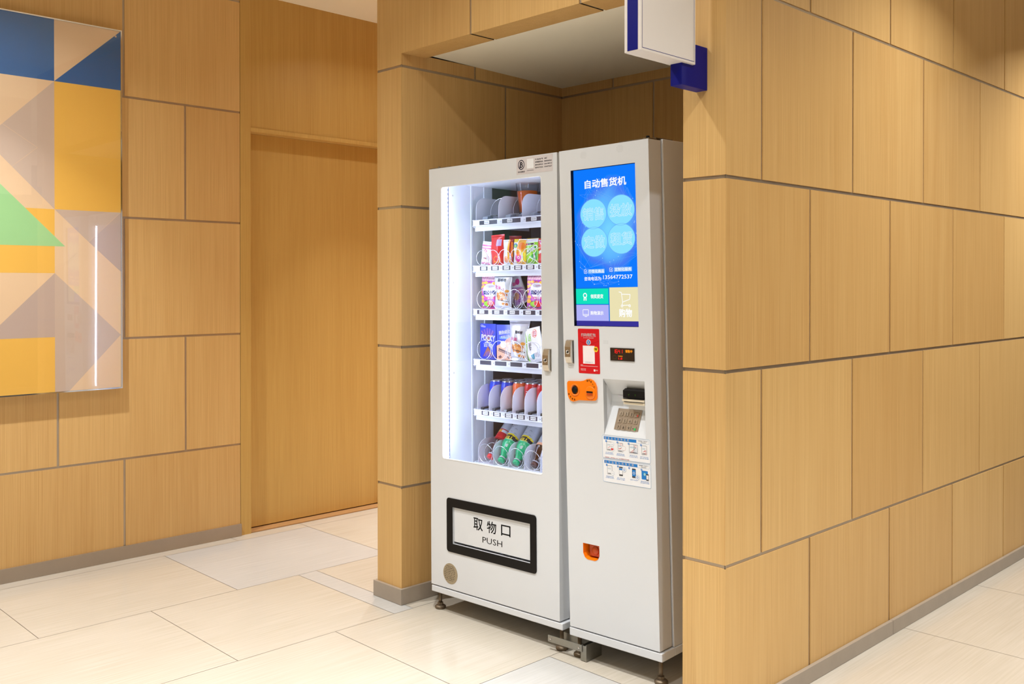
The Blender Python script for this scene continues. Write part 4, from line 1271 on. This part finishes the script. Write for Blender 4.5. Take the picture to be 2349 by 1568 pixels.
bag('snack_bag', 'lime green snack bag with a green leaf shape on the second shelf', 'snack bag', lm(.378, .228, SH2, 0, -.02), .068, .104, .026,
    painter('lime', [('r', 0, .86, 1, 1, 'white'), ('r', .05, .74, .80, .84, 'white'), ('r', .08, .755, .77, .825, 'black'), ('e', .2, .79, .07, .04, 'red'), ('l', (.15, .42), (.9, .68), .15, 'white'), ('l', (.17, .43), (.88, .665), .09, 'green'), ('p', [(.5, .3), (.95, .5), (.98, .2), (.7, .12)], 'green'), ('l', (.05, .05), (.5, .3), .03, 'white'), ('l', (.4, .3), (.95, .1), .03, 'white')]),
    [('青豆脆', .2, .86, .50, .62, 'white', .03, .25)], seed=6)
bag('snack_bag', 'red and white snack bag at the right end of the second shelf', 'snack bag', lm(.443, .230, SH2, 0, .02), .070, .103, .026,
    painter('red', [('p', [(0, .95), (.9, .95), (.4, .72)], 'white'), ('p', [(.08, .9), (.8, .92), (.4, .78)], 'stripe'), ('l', (.1, .45), (.9, .6), .12, 'white'), ('r', .4, .1, .9, .2, 'white')]), [('脆', .5, .8, .25, .45, 'white', .03, 0)], back='red', seed=7)
bag('snack_bag', 'yellow-topped bag peeking out behind the lime green one', 'snack bag', lm(.318, .300, SH2, 0, .0), .066, .112, .02, painter('lime', [('r', 0, .8, 1, 1, 'yellow')]), seed=8)
bag('snack_bag', 'silver topped bag peeking out behind the lime and red bags', 'snack bag', lm(.372, .300, SH2, 0, -.05), .066, .110, .02, painter('foil', [('r', .2, .85, .8, 1, 'lime')]), back='foil', seed=9)

# shelf 3
CURG = 'packaged snacks on the third shelf'
PURP = [('r', 0, .86, 1, 1, 'white'), ('s', 0, .86, 1, 1, 'stripe', 26), ('e', .16, .79, .12, .05, 'gold'), ('e', .38, .80, .13, .045, 'gold'), ('e', .62, .78, .10, .04, 'nut2'), ('e', .12, .66, .10, .05, 'gold'), ('e', .88, .78, .12, .05, 'gold'), ('e', .26, .70, .09, .045, 'gold'), ('e', .08, .52, .09, .05, 'gold'), ('e', .16, .24, .14, .06, 'gold'), ('e', .06, .36, .08, .05, 'gold'), ('e', .2, .36, .1, .05, 'gold'),
        ('e', .66, .56, .40, .22, 'white'), ('e', .66, .7, .25, .06, 'grey'), ('r', .36, .30, 1, .37, 'stripe'), ('e', .55, .16, .30, .11, 'choc'), ('e', .45, .15, .20, .08, 'lime'), ('e', .68, .17, .20, .09, 'red'), ('e', .66, .24, .07, .03, 'peach'), ('r', 0, 0, 1, .045, 'stripe'), ('e', .1, .06, .05, .02, 'lime'), ('e', .2, .1, .05, .02, 'white')]
PTX = [('菜园小饼', .30, 1.0, .44, .56, 'navy', .05, .04), ('番茄味', .52, .86, .315, .355, 'white', .03, .04), ('Garden', .6, .85, .68, .71, 'stripe', .01, .1)]
bag('snack_bag', 'purple cracker bag with striped top, leftmost on the third shelf', 'snack bag', lm(.124, .232, SH3, 0, .02), .094, .140, .030, painter('purple', PURP), PTX, back='purple', seed=11)
NUTS = [('e', .30, .44, .10, .045, 'nut'), ('e', .48, .46, .10, .045, 'nut'), ('e', .66, .45, .1, .045, 'nut2'), ('e', .84, .52, .10, .04, 'nut'), ('e', .25, .38, .10, .045, 'nut2'), ('e', .42, .37, .11, .045, 'nut'), ('e', .62, .37, .11, .045, 'nut'), ('e', .80, .40, .10, .045, 'nut2'), ('e', .33, .31, .11, .045, 'nut'), ('e', .54, .29, .11, .045, 'nut2'), ('e', .74, .31, .11, .045, 'nut'), ('l', (.3, .27), (.9, .215), .025, 'choc'), ('e', .62, .15, .1, .04, 'nut'), ('e', .80, .14, .1, .04, 'nut2'), ('r', 0, .93, 1, 1, 'grey')]
NTX = [('猫哆哩', .30, .78, .79, .89, 'black', .03, -.03), ('女巫', .12, .50, .58, .70, 'stripe', .03, -.2), ('话梅', .50, .72, .52, .62, 'dred', .0, -.1)]
bag('snack_bag', 'white bag with golden nuggets pictured, second on the third shelf', 'snack bag', lm(.215, .224, SH3, 0, .01), .096, .145, .034, painter('foil', NUTS), NTX, back='foil', seed=12, topw=1.12)
bag('snack_bag', 'pale pink and white packet leaning askew on the third shelf', 'snack bag', lm(.268, .285, SH3 + .020, 0, -.38), .078, .132, .026,
    painter('white', [('e', .5, .78, .3, .14, 'pink'), ('e', .62, .84, .3, .10, 'white'), ('p', [(.05, .04), (.95, .04), (.95, .5), (.05, .66)], 'lilac'), ('e', .35, .3, .25, .12, 'peach'), ('e', .75, .72, .16, .10, 'magenta')]), [('小 梅', .2, .8, .40, .50, 'pink', .02, 0), ('PLUM', .3, .9, .2, .28, 'purple', .02, 1.0)], seed=13)
bag('snack_bag', 'purple cracker bag with striped top, at the right of the third shelf', 'snack bag', lm(.400, .224, SH3 - .001, 0, .03), .098, .142, .032, painter('purple', PURP), PTX, back='purple', seed=14)
bag('snack_bag', 'striped-top bag showing behind the leaning pink packet', 'snack bag', lm(.345, .330, SH3, 0, .0), .090, .146, .026, painter('white', [('r', 0, .9, 1, 1, 'white'), ('s', 0, .88, 1, 1, 'stripe', 26)]), seed=15)

# shelf 4
CURG = 'packaged snacks on the fourth shelf'
ST = [('l', (.5, .48), (.08 + .09 * i, .88 - .02 * abs(i - 4.5)), .022, 'brown' if i % 2 else 'nut2') for i in range(10)] + [('l', (.5, .36), (.18 + .065 * i, .07 + .01 * (i % 3)), .024, 'nut2' if i % 2 else 'brown') for i in range(11)]
carton('biscuit_box', 'bright blue box of chocolate-dipped biscuit sticks, leftmost on the fourth shelf', lm(.1225, .236, SH4, 0, .01), .094, .152, .026, painter('blue', ST + [('r', .30, .46, .7, .475, 'white')]),
       [('POCKY', .08, .93, .52, .68, 'white', .05, -.06), ('百奇', .22, .80, .345, .445, 'white', .04, 0), ('Glico', .05, .34, .90, .965, 'white', .02, -.08), ('巧克力', .60, .84, .03, .05, 'white', .0, 0)], 'blue')
carton('biscuit_box', 'blue and peach wafer box with layered wafer on the fourth shelf', lm(.2165, .238, SH4, 0, -.01), .084, .150, .028,
       painter('blue', [('p', [(0, 0), (1, 0), (1, .66), (.75, .62), (.5, .50), (0, .40)], 'peach'), ('r', .2, .60, 1, .66, 'sky'), ('p', [(.62, .48), (1, .54), (1, .66), (.70, .60)], 'cocoa'), ('p', [(.1, .26), (1, .12), (1, .20), (.15, .34)], 'choc'), ('l', (.12, .285), (1, .155), .012, 'peach'), ('e', .45, .44, .20, .10, 'white'), ('p', [(.1, .09), (.26, .14), (.36, .08), (.2, .04)], 'brown'), ('p', [(.7, .10), (.86, .13), (.95, .06), (.8, .03)], 'brown')]),
       [('迷你威化', .16, .92, .74, .84, 'white', .05, .12), ('巧克力味', .30, .92, .62, .70, 'white', .04, .12)], 'navy')
bag('snack_bag', 'tall white bag with golden nuggets pictured on the fourth shelf', 'snack bag', lm(.301, .226, SH4 + .001, 0, .02), .098, .170, .034,
    painter('foil', [(q[0], q[1], q[2] * .82, q[3], q[4], q[5]) if q[0] == 'e' else q for q in NUTS[:-1]] + [('r', 0, .85, 1, 1, 'grey')]), [('猫哆哩', .42, .82, .66, .74, 'black', .03, -.05), ('女巫', .2, .55, .50, .58, 'stripe', .03, -.15)], back='foil', seed=17, crimp=.07, topw=1.2)
bag('snack_bag', 'white bag with lime stripe and teal bowl leaning left on the fourth shelf', 'snack bag', lm(.405, .222, SH4, 0, -.20), .088, .142, .030,
    painter('white', [('p', [(0, 1), (.10, 1), (.16, .6), (.06, .3), (.16, 0), (0, 0)], 'lime'), ('e', .72, .82, .14, .12, 'orange'), ('e', .72, .82, .12, .105, 'white'), ('e', .55, .40, .38, .17, 'grey'), ('e', .55, .40, .36, .16, 'white'), ('p', [(.28, .22), (.62, .26), (.50, .10), (.36, .10)], 'teal'), ('e', .7, .2, .16, .07, 'grey')]),
    [('山药', .28, .50, .62, .84, 'lime', .04, 0), ('脆片', .30, .50, .36, .58, 'black', .03, 0), ('红豆', .64, .82, .74, .90, 'red', .03, 0)], seed=18)
bag('snack_bag', 'pale green bag standing behind the leaning white and lime one', 'snack bag', lm(.405, .300, SH4, 0, .12), .086, .158, .026, painter('mint', [('r', 0, .68, 1, .84, 'lime'), ('r', 0, 0, .12, 1, 'lime'), ('e', .5, .4, .3, .2, 'white')]), [('脆', .3, .6, .5, .66, 'green', .02, 0)], seed=19)
carton('biscuit_box', 'dark blue box showing behind the bags on the fourth shelf', lm(.400, .370, SH4, 0, .0), .088, .162, .028, painter('navy', []), [], 'navy')

# shelf 5: cans
def can(m4, label, kind_):
    r = .0330; H = .122
    prof = [(.0235, 0), (.027, .003), (.0325, .010), (r, .014)] + [(r, .014 + (H - .040) * i / 30) for i in range(1, 31)] + [(.0325, H - .020), (.0300, H - .011), (.0275, H - .0055), (.0282, H - .003), (.0282, H), (.0268, H), (.0262, H - .0035), (.001, H - .0035)]
    seg = 60; mb = MB(); v = []; f = []; ms = []
    for rr_, h in prof:
        for q in range(seg):
            a = 2 * PI * q / seg; v.append((rr_ * math.cos(a), rr_ * math.sin(a), h))
    for i in range(len(prof) - 1):
        h = (prof[i][1] + prof[i + 1][1]) / 2
        for q in range(seg):
            a = 2 * PI * (q + .5) / seg
            d = (a - math.radians(315) + PI) % (2 * PI) - PI   # around the side that faces right-front
            if i < 2 or i > len(prof) - 8 + 1: m = 'silver'
            elif kind_ == 'blue':
                m = 'canblue'; ee = (d / .80) ** 2 + ((h - .078) / .024) ** 2
                if ee < 1: m = 'canred' if h > .076 + .006 * math.sin(d * 2) else ('white' if h > .068 + .005 * math.sin(d * 2) else 'canblue')
            elif kind_ == 'orange': m = 'canorange' if not (.035 < h < .06 and abs(d) < .9) else 'gold'
            elif kind_ == 'red': m = 'canred' if not (d < -.35 and d > -1.0 and .03 < h < .088 and (int(h * 260) % 3)) else 'white'
            else: m = 'canred' if h > .055 else ('pink' if h > .045 else 'grey')
            f.append((i * seg + q, i * seg + (q + 1) % seg, (i + 1) * seg + (q + 1) % seg, (i + 1) * seg + q)); ms.append(C[m])
    mb.idx(v, f, ms, smooth=True)
    mb.face([v[q] for q in range(seg)][::-1], C['silver'])
    o = mb.build('soda_can', None, mat4=m4)
    tag(o, label, 'can', 'soda cans on the fifth shelf')
    mb = MB(); mb.box(-.004, .004, -.012, .006, H - .0033, H - .0018, C['silver']); mb.build('pull_tab', o)
    return o
lanes = [('blue', 'leftmost can lane'), ('blue', 'second can lane'), ('orange', 'middle can lane'), ('red', 'fourth can lane'), ('pink', 'rightmost can lane')]
cname = {'blue': 'blue can with red and white globe', 'orange': 'orange soda can', 'red': 'red can with white script', 'pink': 'light red can'}
for i, (kd, ln_) in enumerate(lanes):
    for j in range(3 if i else 2):
        kk = kd if j == 0 else ('blue' if (i + j) % 3 else 'red')
        pos = ('front ' + cname[kd]) if j == 0 else (('red' if kk == 'red' else 'blue') + ' soda can, ' + ('second' if j == 1 else 'third') + ' from the front,')
        can(lm(SHELVES[4]['a'] + .0683 * (i + .5), .290 + j * .0675, SH5), pos + ' in the ' + ln_, kk)

# shelf 6: bottles lying cap-forward on a slope
def bottle(m4, label, L, R, liquid, capm, labelm, name, grp=None, marks=None, neck='tea'):
    e = empty(name, m4, label, 'bottle', grp)
    # axis along +z of m4: cap at 0
    body = [(.0125, .014), (.0130, .024), (.0175, .036), (R * .80, .058), (R, .080), (R, L * .50), (R * .96, L * .53), (R, L * .56), (R, L - .02), (R * .95, L - .006), (R * .6, L)]
    mb = MB(); mb.lathe(body, (0, 0, 0), C[liquid] if isinstance(liquid, str) else liquid, 32); mb.build('bottle_body', e)
    mb = MB(); mb.lathe([(.0135, 0), (.0152, .001), (.0152, .0135), (.0140, .0142)], (0, 0, 0), C[capm], 24)
    cp_ = mb.build('cap', e)
    mb = MB(); mb.lathe([(.0160, .0165), (.0160, .0200)], (0, 0, 0), C['grey'], 24); mb.build('neck_ring', e)
    # label sleeve painted by angle and height
    seg = 40; ny = 44; z0, z1 = .036 if marks else .085, L - .012
    v = []; f = []; ms = []
    def rad(z):
        for (r0, h0), (r1, h1) in zip(body[:-1], body[1:]):
            if h0 <= z <= h1: return r0 + (r1 - r0) * (z - h0) / (h1 - h0) + .0006
        return R
    for j in range(ny + 1):
        z = z0 + (z1 - z0) * j / ny
        for q in range(seg):
            a = 2 * PI * q / seg; v.append((rad(z) * math.cos(a), rad(z) * math.sin(a), z))
    for j in range(ny):
        for q in range(seg):
            a = 2 * PI * (q + .5) / seg
            f.append((j * seg + q, j * seg + (q + 1) % seg, (j + 1) * seg + (q + 1) % seg, (j + 1) * seg + q))
            ms.append(C[labelm(((a + PI / 2 + PI) % (2 * PI) - PI), (j + .5) / ny)])
    mb = MB(); mb.idx(v, f, ms, smooth=True); lb = mb.build('label_sleeve', e)
    if marks:
        pr = Print(fn=lambda x, z, l: ((rad(z) + l) * math.sin(x / R), -(rad(z) + l) * math.cos(x / R), z), eps=.0006)
        for kd in marks:
            if kd[0] == 't': pr.text(*kd[1:6], C[kd[6]], kd[7], 0, kd[8])
            else: pr.pl(kd[1], kd[2], C[kd[3]])
        pr.build('lettering', lb)
    return e

def teapaint(d, t):
    c0 = .47 + .05 * math.cos(d * 1.2)
    if abs(d) < 1.35 and c0 - .10 < t < c0 + .0: return 'black'
    if abs(d) < 1.35 and c0 <= t < c0 + .05: return 'yellow'
    if t < .26: return 'tea'
    if t < .47: return 'tea' if t < .36 else 'ltea'
    return 'foil'
c0z = .036 + .158 * .42
TM = [('t', 'TEA', -.024, .024, c0z - .006, c0z + .008, 'yellow', .04, True), ('t', '茶', .006, .020, .060, .074, 'white', .02, True)]
for (x, z) in ((-.008, .135), (.010, .150), (-.014, .160), (.016, .128), (.0, .168)):
    TM.append(('l', [(x, z), (x + .004, z + .003), (x + .009, z + .002), (x + .012, z - .002)], .0009, 'black'))
TM.append(('l', [(-.016, .176), (-.004, .168), (.006, .164)], .0009, 'black'))
def tilt(x, n, z, ax, yawz=0):
    """bottle axis leans back from the lane's front, angle above horizontal ax"""
    return M1 @ Matrix.Translation((x, n, z)) @ Matrix.Rotation(yawz, 4, 'Z') @ Matrix.Rotation(-(PI / 2 - ax), 4, 'X')
la = [SHELVES[5]['a'] + .0888 * (i + .5) for i in range(5)]
A0 = math.radians(46)
cola = pmat('cola_dark', (58, 22, 16), .1, coat=.8)
def colapaint(d, t):
    if .1 < t < .35: return 'red' if abs(d) < 1.2 else 'stripe'
    if .40 < t < .55: return 'gold' if d < .2 else 'white'
    if t <= .1: return 'dred'
    return 'foil' if (t > .6) else 'red'
bottle(tilt(la[0] + .006, .222, .622, A0 - .05, 0), 'cola bottle with red label lying cap down in the leftmost bottle lane', .190, .030, cola, 'red', colapaint, 'cola_bottle', 'bottles on the bottom shelf')
bottle(tilt(la[1] - .002, .205, .618, A0, 0), 'left one of the two green tea bottles on the bottom shelf', .205, .034, 'tea', 'tea', teapaint, 'tea_bottle', 'bottles on the bottom shelf', TM)
bottle(tilt(la[2] - .006, .205, .618, A0, 0), 'right one of the two green tea bottles on the bottom shelf', .205, .034, 'tea', 'tea', teapaint, 'tea_bottle', 'bottles on the bottom shelf', TM)
def darkpaint(d, t):
    if .45 < t < .62 and abs(d + .2) < .5: return 'grey' if int(d * 20) % 2 else 'navy'
    return 'foil' if t > .12 else 'peach'
bottle(tilt(la[3] - .006, .220, .618, A0, 0), 'dark drink bottle with silvery label, rightmost on the bottom shelf', .200, .034, cola, 'choc', darkpaint, 'drink_bottle', 'bottles on the bottom shelf')
bottle(tilt(la[1] - .010, .345, .640, A0 + .1, 0), 'dark cola bottle lying behind the left green tea bottle', .170, .031, cola, 'red', lambda d, t: 'choc' if t < .8 else 'dred', 'cola_bottle', 'bottles on the bottom shelf')
